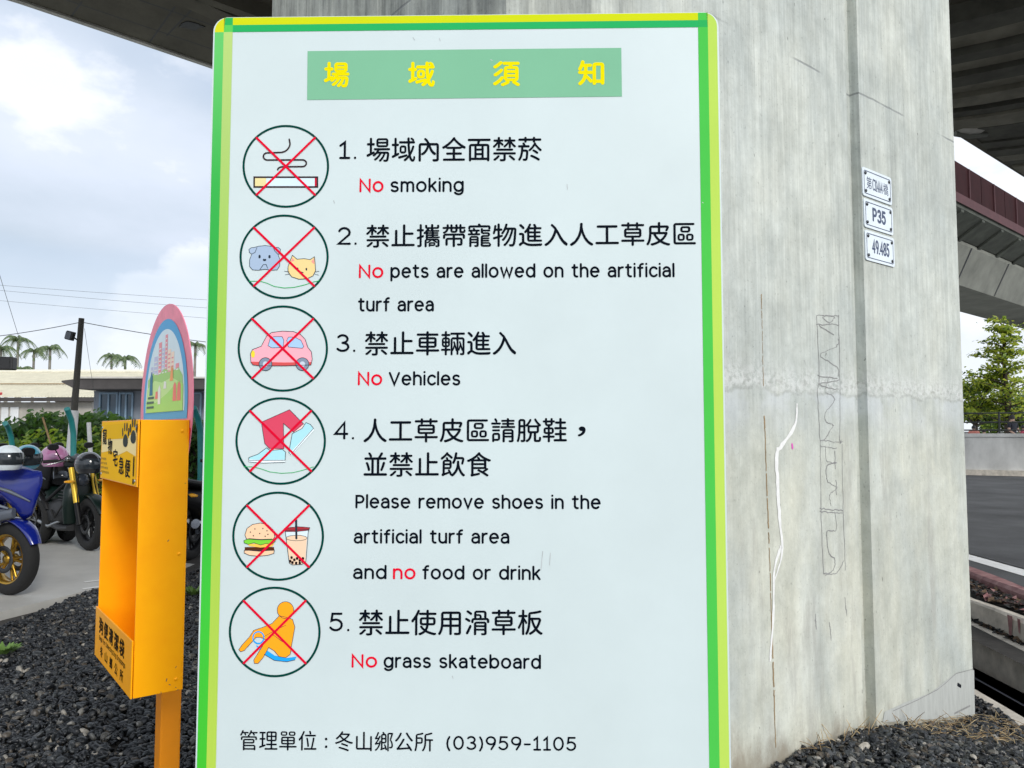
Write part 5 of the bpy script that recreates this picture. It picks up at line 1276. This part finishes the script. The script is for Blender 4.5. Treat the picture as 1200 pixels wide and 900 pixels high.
    m = MB(); m.box((rx_ - .30, 0, .56), (.004, .22, .13), ry=R(-12)); m.box((rx_ - .27, 0, .62), (.02, .10, .10)); m.build('number_plate', M['white_paint'], t)
    m = MB(); secs = []
    for i in range(7):
        a = R(70 + 90 * i / 6); c = Vector((rx_ + math.cos(a) * (r + .035), 0, r + math.sin(a) * (r + .035))); secs.append((c, .08, .012, Y_, Vector((math.cos(a), 0, math.sin(a)))))
    m.loft(secs, n=8); m.build('rear_mudguard', M['bike_black'], t)
    for s_ in (-1, 1):
        m = MB(); c0, c1 = Vector((rx_ + .03, s_ * .13, .36)), Vector((rx_ + .16, s_ * .12, .68)); m.tube([c0, c1], .012, 8)
        m.tube([c0.lerp(c1, .15 + .7 * i / 60) + Vector((math.cos(i * .9) * .028, math.sin(i * .9) * .028, 0)) for i in range(60)], .006, 5); m.build('shock_absorber', M['gold_tube'], t)
    return t
f0 = on_z(11, 697, .012)
motorcycle('glossy blue sport motorcycle with gold wheels and fork, nearest at the left', (f0.x, f0.y), (.93, -.37), 'sport', M['bike_blue'], M['gold'], M['gold_tube'])
f1 = on_z(105, 645, .012)
motorcycle('black and dark green scooter with yellow fork tubes behind the blue motorcycle', (f1.x, f1.y), (.80, -.60), 'scooter', M['bike_green'], M['bike_black'], M['gold_tube'])
f2 = on_z(44, 637, .012)
motorcycle('black motorcycle parked in the row behind the blue one', (f2.x, f2.y), (.80, -.60), 'sport', M['bike_black'], M['bike_black'], M['grey_plastic'])
f4 = on_z(78, 634, .012)
motorcycle('black scooter squeezed in just behind the yellow forked scooter', (f4.x, f4.y), (.74, -.67), 'scooter', M['bike_black'], M['bike_black'], M['grey_plastic'])
f3 = on_z(221, 657, .012)
h3 = Vector((.12, .99, 0)).normalized(); f3b = Vector((f3.x, f3.y, 0)) + h3 * 1.26
motorcycle('black scooter with red tail light seen between dispenser and notice board', (f3b.x, f3b.y), (h3.x, h3.y), 'scooter', M['bike_black'], M['bike_black'], M['chrome'])

def helmet(p, rz, paint, lab, tilt=0, visor=True, r=.135):
    t = thing('helmet', lab, 'helmet', p, rz, 'helmets resting on the motorcycles'); t.rotation_euler = (0, tilt, rz)
    m = MB(); secs = []
    for i in range(12):
        a = -.75 + (math.pi / 2 + .70) * i / 11; secs.append((Vector((-.012 * math.cos(a), 0, math.sin(a) * r + r * .72)), max(.004, r * .94 * math.cos(a)), max(.004, r * 1.1 * math.cos(a)), Y_, X_))
    m.loft(secs, n=22, p=2.1); s_ = m.build('shell', paint, t)
    m = MB()
    if visor:
        vs = []
        for i in range(9):
            for j in range(15):
                el_ = R(-18 + 46 * i / 8); az = R(-78 + 156 * j / 14); k_ = 1.05
                vs.append((math.cos(el_) * math.cos(az) * r * 1.1 * k_ - .012 * math.cos(el_), math.cos(el_) * math.sin(az) * r * .94 * k_, r * .72 + math.sin(el_) * r * k_))
        m.add(vs, [(i * 15 + j, i * 15 + j + 1, (i + 1) * 15 + j + 1, (i + 1) * 15 + j) for i in range(8) for j in range(14)], 0, True)
        m.build('visor', M['visor'], t)
    m = MB(); m.tube([(math.cos(a) * r * .80 - .01, math.sin(a) * r * .70, .028) for a in [i * 2 * math.pi / 24 for i in range(24)]], .012, 6, closed=True); m.build('rim_trim', M['bike_black'], t)
    return t
gloss('visor', (.02, .025, .03), .06); gloss('helm_purple', (.34, .14, .27), .2, coat=.6); gloss('helm_white', (.62, .68, .72), .22, coat=.4); gloss('helm_teal', (.05, .25, .36), .2, coat=.5); gloss('helm_black', (.015, .015, .018), .12, coat=.6)
def hp(px, py, Y): return at(px, py, Y)
helmet(hp(9, 551, 6.35), -.5, M['helm_white'], 'white helmet with dark visor on the blue motorcycle', r=.12)
helmet(hp(32, 548, 7.2), -.9, M['helm_teal'], 'teal helmet right behind the white helmet', r=.125, tilt=.2)
helmet(hp(64, 547, 9.3), -.4, M['helm_purple'], 'glossy mauve purple helmet on the scooter seat', visor=False, r=.155)
helmet(hp(104, 555, 8.8), -.5, M['helm_black'], 'glossy black helmet beside the dispenser label', r=.145)

# ================================================================ yard behind the lot
def leaves(name, pts, size, mats, parent=None, seed=0, aspect=.55, up=.3):
    rg_ = np.random.RandomState(seed); n = len(pts); P_ = np.array(pts)
    nrm = rg_.normal(0, 1, (n, 3)); nrm[:, 2] = np.abs(nrm[:, 2]) + up; nrm /= np.linalg.norm(nrm, axis=1)[:, None]
    a = rg_.normal(0, 1, (n, 3)); a -= nrm * (a * nrm).sum(1)[:, None]; a /= np.linalg.norm(a, axis=1)[:, None]; b = np.cross(nrm, a)
    s = size * np.exp(rg_.normal(0, .3, n))[:, None]
    V = np.stack([P_ - a * s, P_ - b * s * aspect + nrm * s * .12, P_ + a * s, P_ + b * s * aspect + nrm * s * .12], 1).reshape(-1, 3)
    F = np.arange(4 * n).reshape(n, 4)
    mi = rg_.randint(0, len(mats), n)
    return mesh_np(name, V, F, mats, parent, mi=mi)
def leafmat(n, c, tr=.35):
    m = mat(n, c, .5, .25, 3); b = m.node_tree.nodes['Principled BSDF']; b.inputs['Subsurface Weight'].default_value = 0
    t = m.node_tree; tl_ = t.nodes.new('ShaderNodeBsdfTranslucent'); tl_.inputs['Color'].default_value = (c[0] * 2.2, c[1] * 2.0, c[2] * 1.2, 1)
    ms = t.nodes.new('ShaderNodeMixShader'); ms.inputs[0].default_value = tr; out = t.nodes['Material Output']
    t.links.new(b.outputs[0], ms.inputs[1]); t.links.new(tl_.outputs[0], ms.inputs[2]); t.links.new(ms.outputs[0], out.inputs['Surface']); M[n] = m; return m
leafmat('hedge_leaf', (.06, .13, .03)); leafmat('hedge_leaf_dark', (.03, .075, .02)); leafmat('hedge_leaf_lime', (.20, .29, .035)); leafmat('tree_leaf', (.20, .29, .04)); leafmat('tree_leaf_dark', (.06, .11, .02)); leafmat('tree_leaf_lime', (.36, .42, .06)); leafmat('palm_leaf', (.07, .12, .05)); leafmat('palm_leaf_pale', (.15, .20, .09))
M['bark'] = mat('bark', (.06, .045, .035), .9, .4, 14, .5); M['palmtrunk'] = mat('palm_trunk', (.20, .19, .16), .8, .3, 6, .3)
rg_ = np.random.RandomState(21)
def hedge(name, x_0, x_1, y0_, y1_, zt_, n, mats, lab, seed, size=.06):
    rg_ = np.random.RandomState(seed); t = thing(name, lab, 'hedge', ((x_0 + x_1) / 2, y0_, 0)); pts = []
    core = MB(); core.box((0, (y1_ - y0_) / 2, zt_ * .42), (x_1 - x_0 - .3, (y1_ - y0_) * .45, zt_ * .80)); core.build('branches', M['bark'], t)
    while len(pts) < n:
        x = rg_.uniform(x_0, x_1); y = y0_ + (y1_ - y0_) * rg_.beta(.8, 1.3); top = zt_ * (.93 + .05 * math.sin(1.9 * x + seed) + .04 * math.sin(5.3 * x + 2 * y)); z = rg_.uniform(.02, 1) ** .7 * top
        bulge = .22 * math.sin(2.7 * x + 3.1 * z + seed) + .10 * math.sin(7 * x + 5 * z)
        pts.append((x - (x_0 + x_1) / 2, y - y0_ - bulge * .6, z + rg_.normal(0, .05)))
    leaves('foliage', pts, size, mats, t, seed); return t
hx0, hx1 = at(-160, 500, 13).x, at(330, 500, 13).x
hedge('hedge', hx0, hx1, 13.2, 14.8, 1.72, 19000, [M['hedge_leaf'], M['hedge_leaf'], M['hedge_leaf_dark']], 'long dark green clipped hedge in front of the buildings', 4, .062)
for i, (px, w, zt_, lab) in enumerate(((28, 1.5, 1.42, 'yellow green shrub left of the teal pole before the hedge'), (118, 1.2, 1.45, 'yellow green shrub behind the dispenser label before the hedge'), (68, 1.0, 1.25, 'low yellow green shrub at the foot of the utility pole'))):
    c_ = at(px, 530, 12.5); rg_ = np.random.RandomState(50 + i); t = thing('shrub', lab, 'shrub', (c_.x, 12.5, 0), 0, 'shrubs in front of the hedge'); pts = []
    for j in range(1100):
        v = rg_.normal(0, 1, 3); v /= np.linalg.norm(v); k_ = rg_.uniform(.55, 1) ** .5 * (1 + .2 * math.sin(4 * v[0] + 6 * v[2] + i)); pts.append((v[0] * w * .62 * k_, v[1] * .35 * k_, max(.02, zt_ * .5 + v[2] * zt_ * .5 * k_)))
    leaves('foliage', pts, .055, [M['hedge_leaf_lime'], M['hedge_leaf_lime'], M['hedge_leaf']], t, 60 + i)
    sm_ = MB()
    for k_ in range(5): sm_.tube([(.05 * (k_ - 2), 0, 0), (.16 * (k_ - 2), .05 * (k_ % 2), zt_ * .7)], [.018, .006], 5)
    sm_.build('stem', M['bark'], t)
# utility pole with floodlight
M['polew'] = mat('weathered_pole', (.055, .052, .045), .85, .3, 5, .3, stretch=(3, 3, .4)); M['polewhite'] = mat('white_pole_sleeve', (.55, .56, .57), .6, .12, 8); M['teal'] = mat('teal_paint', (.015, .19, .19), .42, .15, 8); M['blackbox'] = mat('black_lamp_housing', (.012, .012, .014), .5, .15, 9)
PY_ = 12.0
pb = at(81, 590, PY_); pt_ = at(95.5, 373, PY_); pbz = Vector((pb.x - .05, PY_, 0)); dirp = (pt_ - pb).normalized()
pole = thing('utility_pole', 'slightly leaning dark utility pole with a floodlight, white sleeve at its foot', 'pole', pbz)
p0_ = pbz + dirp * 0; ptop = pt_; mid_ = at(87, 481, PY_)
MB().tube([mid_ - pbz, ptop - pbz], [.052, .042], 12).build('shaft', M['polew'], pole)
MB().tube([Vector((0, 0, 0)), mid_ - pbz], [.075, .066], 12).build('sleeve', M['polewhite'], pole)
fl = at(85, 394, PY_) - pbz; ar = at(93, 399, PY_) - pbz
m = MB(); m.box((fl.x, fl.y - .06, fl.z), (.11, .09, .14), ry=R(14), bev=.01); f = m.build('floodlight', M['blackbox'], pole)
m = MB(); m.tube([fl + Vector((.03, -.02, -.02)), ar + Vector((0, -.02, -.01)), ar + Vector((.03, 0, -.05))], .012, 6); m.build('bracket', M['blackbox'], f)
m = MB(); m.box((fl.x - .012, fl.y - .108, fl.z), (.085, .004, .11), ry=R(14)); m.build('lens', M['lamp_glass'], f)
# teal bent posts and stakes
def bent(name, pts, r, m, lab, cat, grp=None):
    P_ = [Vector(p) for p in pts]; b = Vector((P_[0].x, P_[0].y, 0)); o = MB().tube([p - b for p in P_], r, 10).build(name, m, loc=b); return tag(o, lab, cat, grp)
def pp_(px, py, Y): return at(px, py, Y)
bent('bent_post', [Vector((pp_(15, 530, 10.4).x, 10.4, .0)), pp_(15, 530, 10.4), pp_(13, 512, 10.35), pp_(9.5, 501, 10.25), pp_(6, 496, 10.1)], .034, M['teal'], 'teal bent steel post above the white helmet', 'post', 'teal bent posts')
bent('bent_post', [Vector((pp_(86, 560, 10.6).x, 10.6, .0)), pp_(86, 530, 10.6), pp_(86, 508, 10.6), pp_(83.5, 492, 10.55), pp_(78.5, 479, 10.4)], .038, M['teal'], 'teal bent steel post in front of the utility pole', 'post', 'teal bent posts')
bent('bent_post', [Vector((pp_(236, 560, 10.4).x, 10.4, .0)), pp_(235.5, 530, 10.4), pp_(235, 505, 10.4), pp_(232, 490, 10.35), pp_(227, 478, 10.2)], .042, M['teal'], 'teal bent steel post beside the left edge of the notice board', 'post', 'teal bent posts')
bent('stake', [Vector((pp_(106, 560, 11).x, 11, 0)), pp_(106, 530, 11), pp_(104, 495, 11)], .03, M['polewhite'], 'pale grey stake between utility pole and dispenser', 'stake')
bent('stake', [Vector((pp_(66, 560, 11.2).x, 11.2, 0)), pp_(60, 522, 11.2), pp_(50, 489, 11.2)], .014, M['straw'], 'thin leaning bamboo stake left of the utility pole', 'stake')
# dark lamp head at the left edge
lp = at(5, 426, 9.5); t = thing('floodlight', 'dark box floodlight on a post at the left edge', 'lamp', (at(-6, 426, 9.5).x, 9.5, 0))
m = MB(); m.box((lp.x - t.location.x, 0, lp.z), (.24, .14, .16), rz=.2, bev=.012); h_ = m.build('lamp_housing', M['blackbox'], t)
m = MB(); m.box((lp.x - t.location.x, -.072, lp.z), (.20, .006, .12), rz=.2); m.build('lens', M['grey_plastic'], h_)
m = MB(); m.tube([(0, .02, 0), (0, .02, lp.z - .08)], .03, 8); m.build('post', M['polew'], t)
# a twig of leaves reaching in at the left edge is part of a small tree outside the frame

# ---------------------------------------------------------------- buildings
M['cream'] = mat('cream_metal_roof', (.60, .57, .46), .5, .10, 2.2, stretch=(1, 1, 1)); M['shedwall'] = mat('weathered_shed_wall', (.36, .34, .30), .85, .25, 1.5); M['housewall'] = mat('grey_house_wall', (.17, .19, .22), .8, .15, 1.2); M['slab'] = mat('dark_roof_slab', (.045, .04, .038), .8, .3, 1.5); M['slabtop'] = mat('pale_roof_edge', (.42, .40, .36), .8, .2, 2); M['glassd'] = mat('dark_window_glass', (.03, .06, .09), .08, .2, 1.5); M['frame'] = mat('window_frame', (.16, .24, .32), .5, .1, 4); M['pale'] = mat('pale_door', (.62, .64, .64), .6, .1, 3); M['redaw'] = mat('red_awning', (.45, .03, .04), .6, .1, 4)
YS = 34.0
def zz(py, Y): return at(600, py, Y).z
sx0, sx1 = at(-110, 470, YS).x, at(118, 470, YS).x
shed = thing('shed', 'long low shed with cream metal roof behind the hedge', 'building', ((sx0 + sx1) / 2, YS, 0)); ox = (sx0 + sx1) / 2
ze, zr = zz(466, YS), zz(437, YS + 6)
m = MB(); m.box((0, 4, ze / 2 - .1), (sx1 - sx0 - .8, 8, ze - .2)); m.build('wall', M['shedwall'], shed)
rf = MB(); n_ = 60
for i in range(n_):
    xx0 = (sx0 - ox) + (sx1 - sx0) * i / n_; xw = (sx1 - sx0) / n_
    rf.add([(xx0, -.5, ze), (xx0 + xw * .85, -.5, ze), (xx0 + xw * .85, 6, zr), (xx0, 6, zr), (xx0 + xw * .85, -.5, ze), (xx0 + xw * .92, -.5, ze + .07), (xx0 + xw * .92, 6, zr + .07), (xx0 + xw * .85, 6, zr), (xx0 + xw, -.5, ze), (xx0 + xw, 6, zr)], [(0, 1, 2, 3), (4, 5, 6, 7), (5, 8, 9, 6)])
rf.add([(sx0 - ox, 6, zr), (sx1 - ox, 6, zr), (sx1 - ox, 12, ze), (sx0 - ox, 12, ze)], [(0, 1, 2, 3)])
roof_ = rf.build('roof', M['cream'], shed)
m = MB(); m.tube([(sx0 - ox, 6, zr + .06), (sx1 - ox, 6, zr + .06)], .12, 8); m.build('ridge_cap', M['cream'], roof_)
m = MB(); f_ = .42; m.box((0, -.5 + 6.5 * f_, ze + (zr - ze) * f_ + .10), (sx1 - sx0, .08, .04)); m.build('roof_batten', M['rust'], roof_)
m = MB(); m.box((0, -.5, ze - .10), (sx1 - sx0, .06, .16)); m.build('eave', M['slab'], roof_)
for px0, px1, y0_ in ((2, 10, 477), (12.5, 22, 477)):
    a, b = at(px0, 500, YS).x, at(px1, 500, YS).x; m = MB(); m.box(((a + b) / 2 - ox, -.04, zz(y0_, YS) / 2), (b - a, .06, zz(y0_, YS))); m.build('door', M['pale'], shed)
a, b = at(-30, 466, YS).x, at(6, 466, YS).x
m = MB(); m.prism([(-.2, zz(460, YS)), (-1.1, zz(466, YS)), (-1.1, zz(467.5, YS)), (-.2, zz(465, YS))], lambda y, z, h: Vector((h, y, z)), a - ox, b - ox); m.build('awning', M['redaw'], shed)
YH = 27.0
gx_0, gx_1 = at(110, 470, YH).x, at(330, 470, YH).x; og = (gx_0 + gx_1) / 2
house = thing('house', 'grey single storey house with dark flat roof behind the dispenser', 'building', (og, YH, 0))
zt_, zb_ = zz(444, YH - 1), zz(456, YH - 1)
m = MB(); m.box((0, 4, zb_ / 2), (gx_1 - gx_0, 8, zb_ - .02)); m.build('wall', M['housewall'], house)
a = at(72, 450, YH - 1.2).x
m = MB(); m.prism([(a - og, zz(446, YH - 1.2) - .05), (a - og, zz(446, YH - 1.2) + .0), (a - og + .6, zt_), (gx_1 - og + 1, zt_), (gx_1 - og + 1, zb_), (at(110, 450, YH).x - og, zb_)], lambda x, z, h: Vector((x, h, z)), -1.2, 9); rf_ = m.build('roof', M['slab'], house)
m = MB(); m.box(((a + .6 + gx_1 + 1) / 2 - og, 3.9, zt_ + .03), (gx_1 + .4 - a, 10.3, .06)); m.build('roof_edge', M['slabtop'], rf_)
for px0, px1 in ((118, 138), (141, 156), (176, 200), (214, 236)):
    a, b = at(px0, 470, YH).x, at(px1, 470, YH).x; z0_, z1_ = zz(492, YH), zz(461, YH)
    m = MB(); w_2 = .06
    for bx in ((a + b) / 2, a, b): m.box((bx - og, -.04, (z0_ + z1_) / 2), (w_2, .06, z1_ - z0_ + w_2))
    for bz in (z0_, z1_): m.box(((a + b) / 2 - og, -.043, bz), (b - a + w_2, .06, w_2))
    wn_ = m.build('window', M['frame'], house)
    m = MB(); m.box(((a + b) / 2 - og, -.012, (z0_ + z1_) / 2), (b - a, .02, z1_ - z0_)); m.build('pane', M['glassd'], wn_)
    m = MB(); m.box(((a + b) / 2 - og, -.07, z0_ - .08), (b - a + .3, .16, .06)); m.build('sill', M['slabtop'], wn_)
# ---------------------------------------------------------------- palms far behind
def palm(px, py, Y, rc, lab, seed, nf=9, lean=0):
    rg_ = random.Random(seed); c_ = at(px, py, Y); t = thing('palm_tree', lab, 'palm tree', (c_.x, Y, 0), 0, 'areca palms on the skyline'); H_ = c_.z
    MB().tube([(lean, 0, 0), (lean * .4, 0, H_ * .5), (0, 0, H_)], [.16, .12, .09], 8).build('trunk', M['palmtrunk'], t)
    cr = MB()
    cr.tube([(0, 0, H_ - .9), (0, 0, H_)], [.11, .06], 8, 1)
    for i in range(nf):
        a = 2 * math.pi * i / nf + rg_.uniform(-.25, .25); L = rc * rg_.uniform(.85, 1.15); up0 = rg_.uniform(.5, 1.5); P_ = []
        for j in range(9):
            s = j / 8; P_.append(Vector((math.cos(a) * L * s * (1 - .12 * s), math.sin(a) * L * s * (1 - .12 * s), H_ + L * (up0 * .75 * s - (up0 * .55 + .65) * s * s))))
        cr.tube(P_, [.03 * (1 - j / 9) + .006 for j in range(9)], 4, 1, caps=False)
        for j in range(1, 9):
            for k_ in (0, .5):
                p = P_[j - 1].lerp(P_[j], k_ + .25); d_ = (P_[j] - P_[j - 1]).normalized(); sd = d_.cross(Z_).normalized(); l = L * .34 * (1 - .55 * (j / 8)) + .05
                for sgn in (-1, 1):
                    tip = p + sd * sgn * l * .75 + d_ * l * .35 - Z_ * l * .62; w_3 = d_ * .035 * rc
                    cr.add([p - w_3, p + w_3, tip], [(0, 1, 2)], (j + i) % 2)
    cr.build('crown', [M['palm_leaf'], M['palm_leaf_pale']], t)
for i, (px, py, Y, rc, lab) in enumerate(((21.5, 398, 62, 1.5, 'tallest areca palm at the left of the skyline'), (40, 411, 66, 1.35, 'areca palm in the middle of the three left of the utility pole'), (59, 408, 60, 1.35, 'areca palm nearest the left side of the utility pole'), (1, 408, 58, 1.5, 'areca palm cut by the left edge above the dark floodlight'),
        (131, 418, 68, 1.35, 'left of two areca palms over the grey house'), (147, 420, 64, 1.5, 'right of two areca palms over the grey house'), (229, 404, 58, 1.2, 'areca palm between round pink sign and notice board'))):
    palm(px, py, Y, rc, lab, 70 + i)
for i, (px, py, Y, rc, lab) in enumerate(((8, 434, 50, 1.0, 'low bushy palm on the shed roofline at the left edge'), (24, 433, 52, 1.1, 'low bushy palm on the shed roofline below the tallest palm'), (74, 437, 55, .8, 'low palm tuft showing over the shed roof beside the utility pole'))):
    palm(px, py, Y, rc, lab, 90 + i, 14)
# ---------------------------------------------------------------- wires
M['wire'] = mat('overhead_wire', (.10, .105, .11), .6, .1, 3)
def wire(a, b, sag, r, lab):
    a, b = Vector(a), Vector(b); P_ = [a.lerp(b, i / 24) - Vector((0, 0, sag * 4 * (i / 24) * (1 - i / 24))) for i in range(25)]; base = a.copy(); base.z = 0
    return tag(MB().tube([p - base for p in P_], r, 5).build('overhead_wire', M['wire'], loc=base), lab, 'wire', 'overhead wires across the left sky')
wire(at(-150, 322, 20), at(420, 362, 20), .05, .004, 'uppermost thin wire across the left sky')
wire(at(-150, 326, 20.5), at(420, 374, 20.5), .05, .004, 'second thin wire below the uppermost one in the left sky')
wire(at(-150, 338, 21), at(420, 386, 21), .05, .004, 'third thin wire crossing behind the round sign')
wire(at(-150, 402, 13), ptop - Vector((0, 0, .06)), .10, .006, 'wire running left from the top of the utility pole')
wire(ptop - Vector((0, 0, .06)), at(420, 412, 15), .12, .006, 'wire running right from the top of the utility pole')
wire(at(-40, 190, 12), at(23, 398, 14), .02, .004, 'steep guy wire at the left edge of the sky')
wire(at(99, 385, 12), at(112, 470, 14), .02, .003, 'thin guy wire hanging right of the utility pole')

# ================================================================ right background: trees and people beyond the ramp wall
def layered_tree(name, lab, px, py_top, Y, rw, nleaf, tiers, seed, zb=None):
    rg_ = np.random.RandomState(seed); top = at(px, py_top, Y); zb_2 = WZ - .75 if zb is None else zb; t = thing(name, lab, 'tree', (top.x, Y, zb_2)); Hh = top.z - zb_2
    tr_ = MB(); tr_.tube([(0, 0, 0), (.05, 0, Hh * .4), (-.03, .02, Hh * .75), (0, 0, Hh)], [.14, .11, .06, .015], 8)
    pts = []
    for k_ in range(tiers):
        f = .30 + .68 * k_ / (tiers - 1); rad = rw * (1 - .80 * ((f - .30) / .7) ** 1.1); nb_ = 8
        for b in range(nb_):
            a = 2 * math.pi * (b + rg_.uniform(-.3, .3)) / nb_ + k_ * .6; L = rad * rg_.uniform(.35, 1.12); z_b = Hh * f + rg_.normal(0, .15)
            e0 = np.array([0, 0, z_b - .12]); e1 = np.array([math.cos(a) * L, math.sin(a) * L, z_b + .16 * L])
            tr_.tube([tuple(e0), tuple((e0 + e1) / 2 + np.array([0, 0, .08])), tuple(e1)], [.035, .02, .006], 5)
            for j in range(int(nleaf / (tiers * nb_))):
                s = rg_.beta(2.0, 1.0); c_ = e0 + (e1 - e0) * s; pts.append((c_[0] + rg_.normal(0, .13 + .10 * s), c_[1] + rg_.normal(0, .13 + .10 * s), c_[2] + .08 + rg_.normal(0, .055)))
    tr_.build('trunk', M['bark'], t)
    leaves('crown', pts, .078, [M['tree_leaf'], M['tree_leaf_lime'], M['tree_leaf_lime'], M['tree_leaf_dark']], t, seed, up=.9)
    return t
layered_tree('tree', 'tall tiered green tree beyond the ramp wall', 1176, 385, 30, 2.0, 3900, 7, 31)
def round_tree(lab, px, py_top, Y, rw, n, seed, mats):
    rg_ = np.random.RandomState(seed); top = at(px, py_top, Y); zb_2 = WZ - .75; t = thing('tree', lab, 'tree', (top.x, Y, zb_2)); Hh = top.z - zb_2
    tr_ = MB(); tr_.tube([(0, 0, 0), (.04, 0, Hh * .5), (0, 0, Hh * .9)], [.11, .08, .02], 8); pts = []
    cl = [(rg_.normal(0, rw * .42), rg_.normal(0, rw * .42), Hh * rg_.uniform(.42, .92), rw * rg_.uniform(.25, .45)) for _ in range(13)]
    for cx, cy, cz, cr in cl:
        tr_.tube([(0, 0, Hh * .35), (cx * .6, cy * .6, cz * .85), (cx, cy, cz)], [.04, .025, .008], 5)
        for j in range(n // 13):
            v = rg_.normal(0, 1, 3); v /= np.linalg.norm(v); k_ = cr * rg_.uniform(.5, 1.1); pts.append((cx + v[0] * k_, cy + v[1] * k_, min(Hh, cz + v[2] * k_ * .8)))
    tr_.build('trunk', M['bark'], t); leaves('crown', pts, .07, mats, t, seed); return t
round_tree('small rounded tree right beside the pillar edge beyond the wall', 1140, 437, 31, 1.1, 3600, 41, [M['tree_leaf'], M['tree_leaf_dark'], M['tree_leaf_lime']])
round_tree('dark bushy tree behind the standing person', 1196, 455, 33, 1.4, 3600, 42, [M['tree_leaf_dark'], M['tree_leaf'], M['tree_leaf_dark']])
round_tree('dark bushy tree between the small and the tall tree', 1164, 468, 34, 1.2, 3000, 43, [M['tree_leaf_dark'], M['tree_leaf_dark'], M['tree_leaf']])

M['skin'] = mat('skin', (.46, .29, .21), .6, .1, 9); M['hair'] = mat('hair', (.012, .010, .009), .5, .2, 20); M['cl_dark'] = mat('navy_clothes', (.014, .016, .026), .85, .2, 14); M['cl_pink'] = mat('salmon_shirt', (.52, .18, .14), .85, .15, 14); M['cl_red'] = mat('crimson_shirt', (.34, .05, .08), .85, .15, 14); M['cl_white'] = mat('white_shirt', (.6, .58, .55), .85, .1, 14)
def person(px, py_head, Y, lab, top_m, leg_m, height=1.7, rz=0.0, pose=0):
    c_ = at(px, py_head, Y); zb_2 = c_.z - height
    t = thing('person', lab, 'person', (c_.x, Y, zb_2), rz)
    h = height
    J = {'pel': (0, 0, .52 * h), 'wa': (0, 0, .60 * h), 'ch': (0, -.01, .74 * h), 'ne': (0, 0, .83 * h), 'hd': (0, -.015, .90 * h), 'tp': (0, 0, .975 * h)}
    for s_, n_ in ((-1, 'l'), (1, 'r')):
        sp_ = .035 * pose * s_
        J['sh' + n_] = (s_ * .105 * h, 0, .80 * h); J['el' + n_] = (s_ * (.135 + .02 * pose) * h, -.03 * h * pose, .63 * h); J['wr' + n_] = (s_ * .12 * h, -(.04 + .13 * pose) * h, (.48 + .12 * pose) * h); J['hn' + n_] = (s_ * .105 * h, -(.06 + .16 * pose) * h, (.44 + .14 * pose) * h)
        J['hp' + n_] = (s_ * .055 * h, 0, .49 * h); J['kn' + n_] = (s_ * .06 * h, -.012 * h, .27 * h); J['an' + n_] = (s_ * .06 * h, .01, .045 * h); J['to' + n_] = (s_ * .07 * h, -.09 * h, .018 * h)
    Rr = {'pel': .085, 'wa': .075, 'ch': .095, 'ne': .032, 'hd': .052, 'tp': .035, 'sh': .042, 'el': .028, 'wr': .02, 'hn': .018, 'hp': .055, 'kn': .036, 'an': .024, 'to': .022}
    E_ = [('pel', 'wa'), ('wa', 'ch'), ('ch', 'ne'), ('ne', 'hd'), ('hd', 'tp')]
    for n_ in 'lr': E_ += [('ch', 'sh' + n_), ('sh' + n_, 'el' + n_), ('el' + n_, 'wr' + n_), ('wr' + n_, 'hn' + n_), ('pel', 'hp' + n_), ('hp' + n_, 'kn' + n_), ('kn' + n_, 'an' + n_), ('an' + n_, 'to' + n_)]
    ks = list(J); me = bpy.data.meshes.new('body'); me.from_pydata([J[k_] for k_ in ks], [(ks.index(a), ks.index(b)) for a, b in E_], [])
    o = bpy.data.objects.new('body', me); COL.objects.link(o); md = o.modifiers.new('skin', 'SKIN'); sb = o.modifiers.new('sub', 'SUBSURF'); sb.levels = 1; sb.render_levels = 1
    for i, k_ in enumerate(ks):
        r_ = Rr.get(k_, Rr.get(k_[:2], .03)) * h / 1.0; me.skin_vertices[0].data[i].radius = (r_ * 1.0, r_ * .78 if k_ in ('pel', 'wa', 'ch') else r_)
    me.skin_vertices[0].data[0].use_root = True
    dg = bpy.context.evaluated_depsgraph_get(); m2 = bpy.data.meshes.new_from_object(o.evaluated_get(dg), depsgraph=dg); bpy.data.objects.remove(o)
    for m_ in (M['skin'], top_m, leg_m): m2.materials.append(m_)
    for p in m2.polygons:
        c = p.center; p.use_smooth = True
        p.material_index = 0 if c.z > .82 * h else (1 if c.z > .50 * h and not (abs(c.x) > .085 * h and c.z < .68 * h) else (2 if c.z > .05 * h and abs(c.x) < .098 * h else 0))
    b_ = bpy.data.objects.new('body', m2); COL.objects.link(b_); b_.parent = t
    hr = MB(); secs = []
    for i in range(8):
        a = -.35 + (math.pi / 2 + .3) * i / 7; secs.append((Vector((0, .012 * h / 1.7, .905 * h + math.sin(a) * .075 * h)), max(.003, .058 * h * math.cos(a)), max(.003, .062 * h * math.cos(a)), X_, Y_))
    hr.loft(secs, n=14, p=2.0); hr.build('hair', M['hair'], t)
    return t
person(1186, 484.5, 28.5, 'person in dark navy clothes standing at the railing beyond the wall', M['cl_dark'], M['cl_dark'], 1.68, .4, .6)
person(1141, 497.5, 27.5, 'person in a salmon shirt seated low behind the wall beside the pillar', M['cl_pink'], M['cl_white'], 1.25, -.5, .8)
person(1153, 502, 27.6, 'person with dark hair barely showing over the wall top', M['cl_dark'], M['cl_dark'], 1.1, .2, .5)
person(1199, 497, 27.4, 'person in a crimson shirt at the right edge behind the wall', M['cl_red'], M['cl_dark'], 1.25, .6, .7)
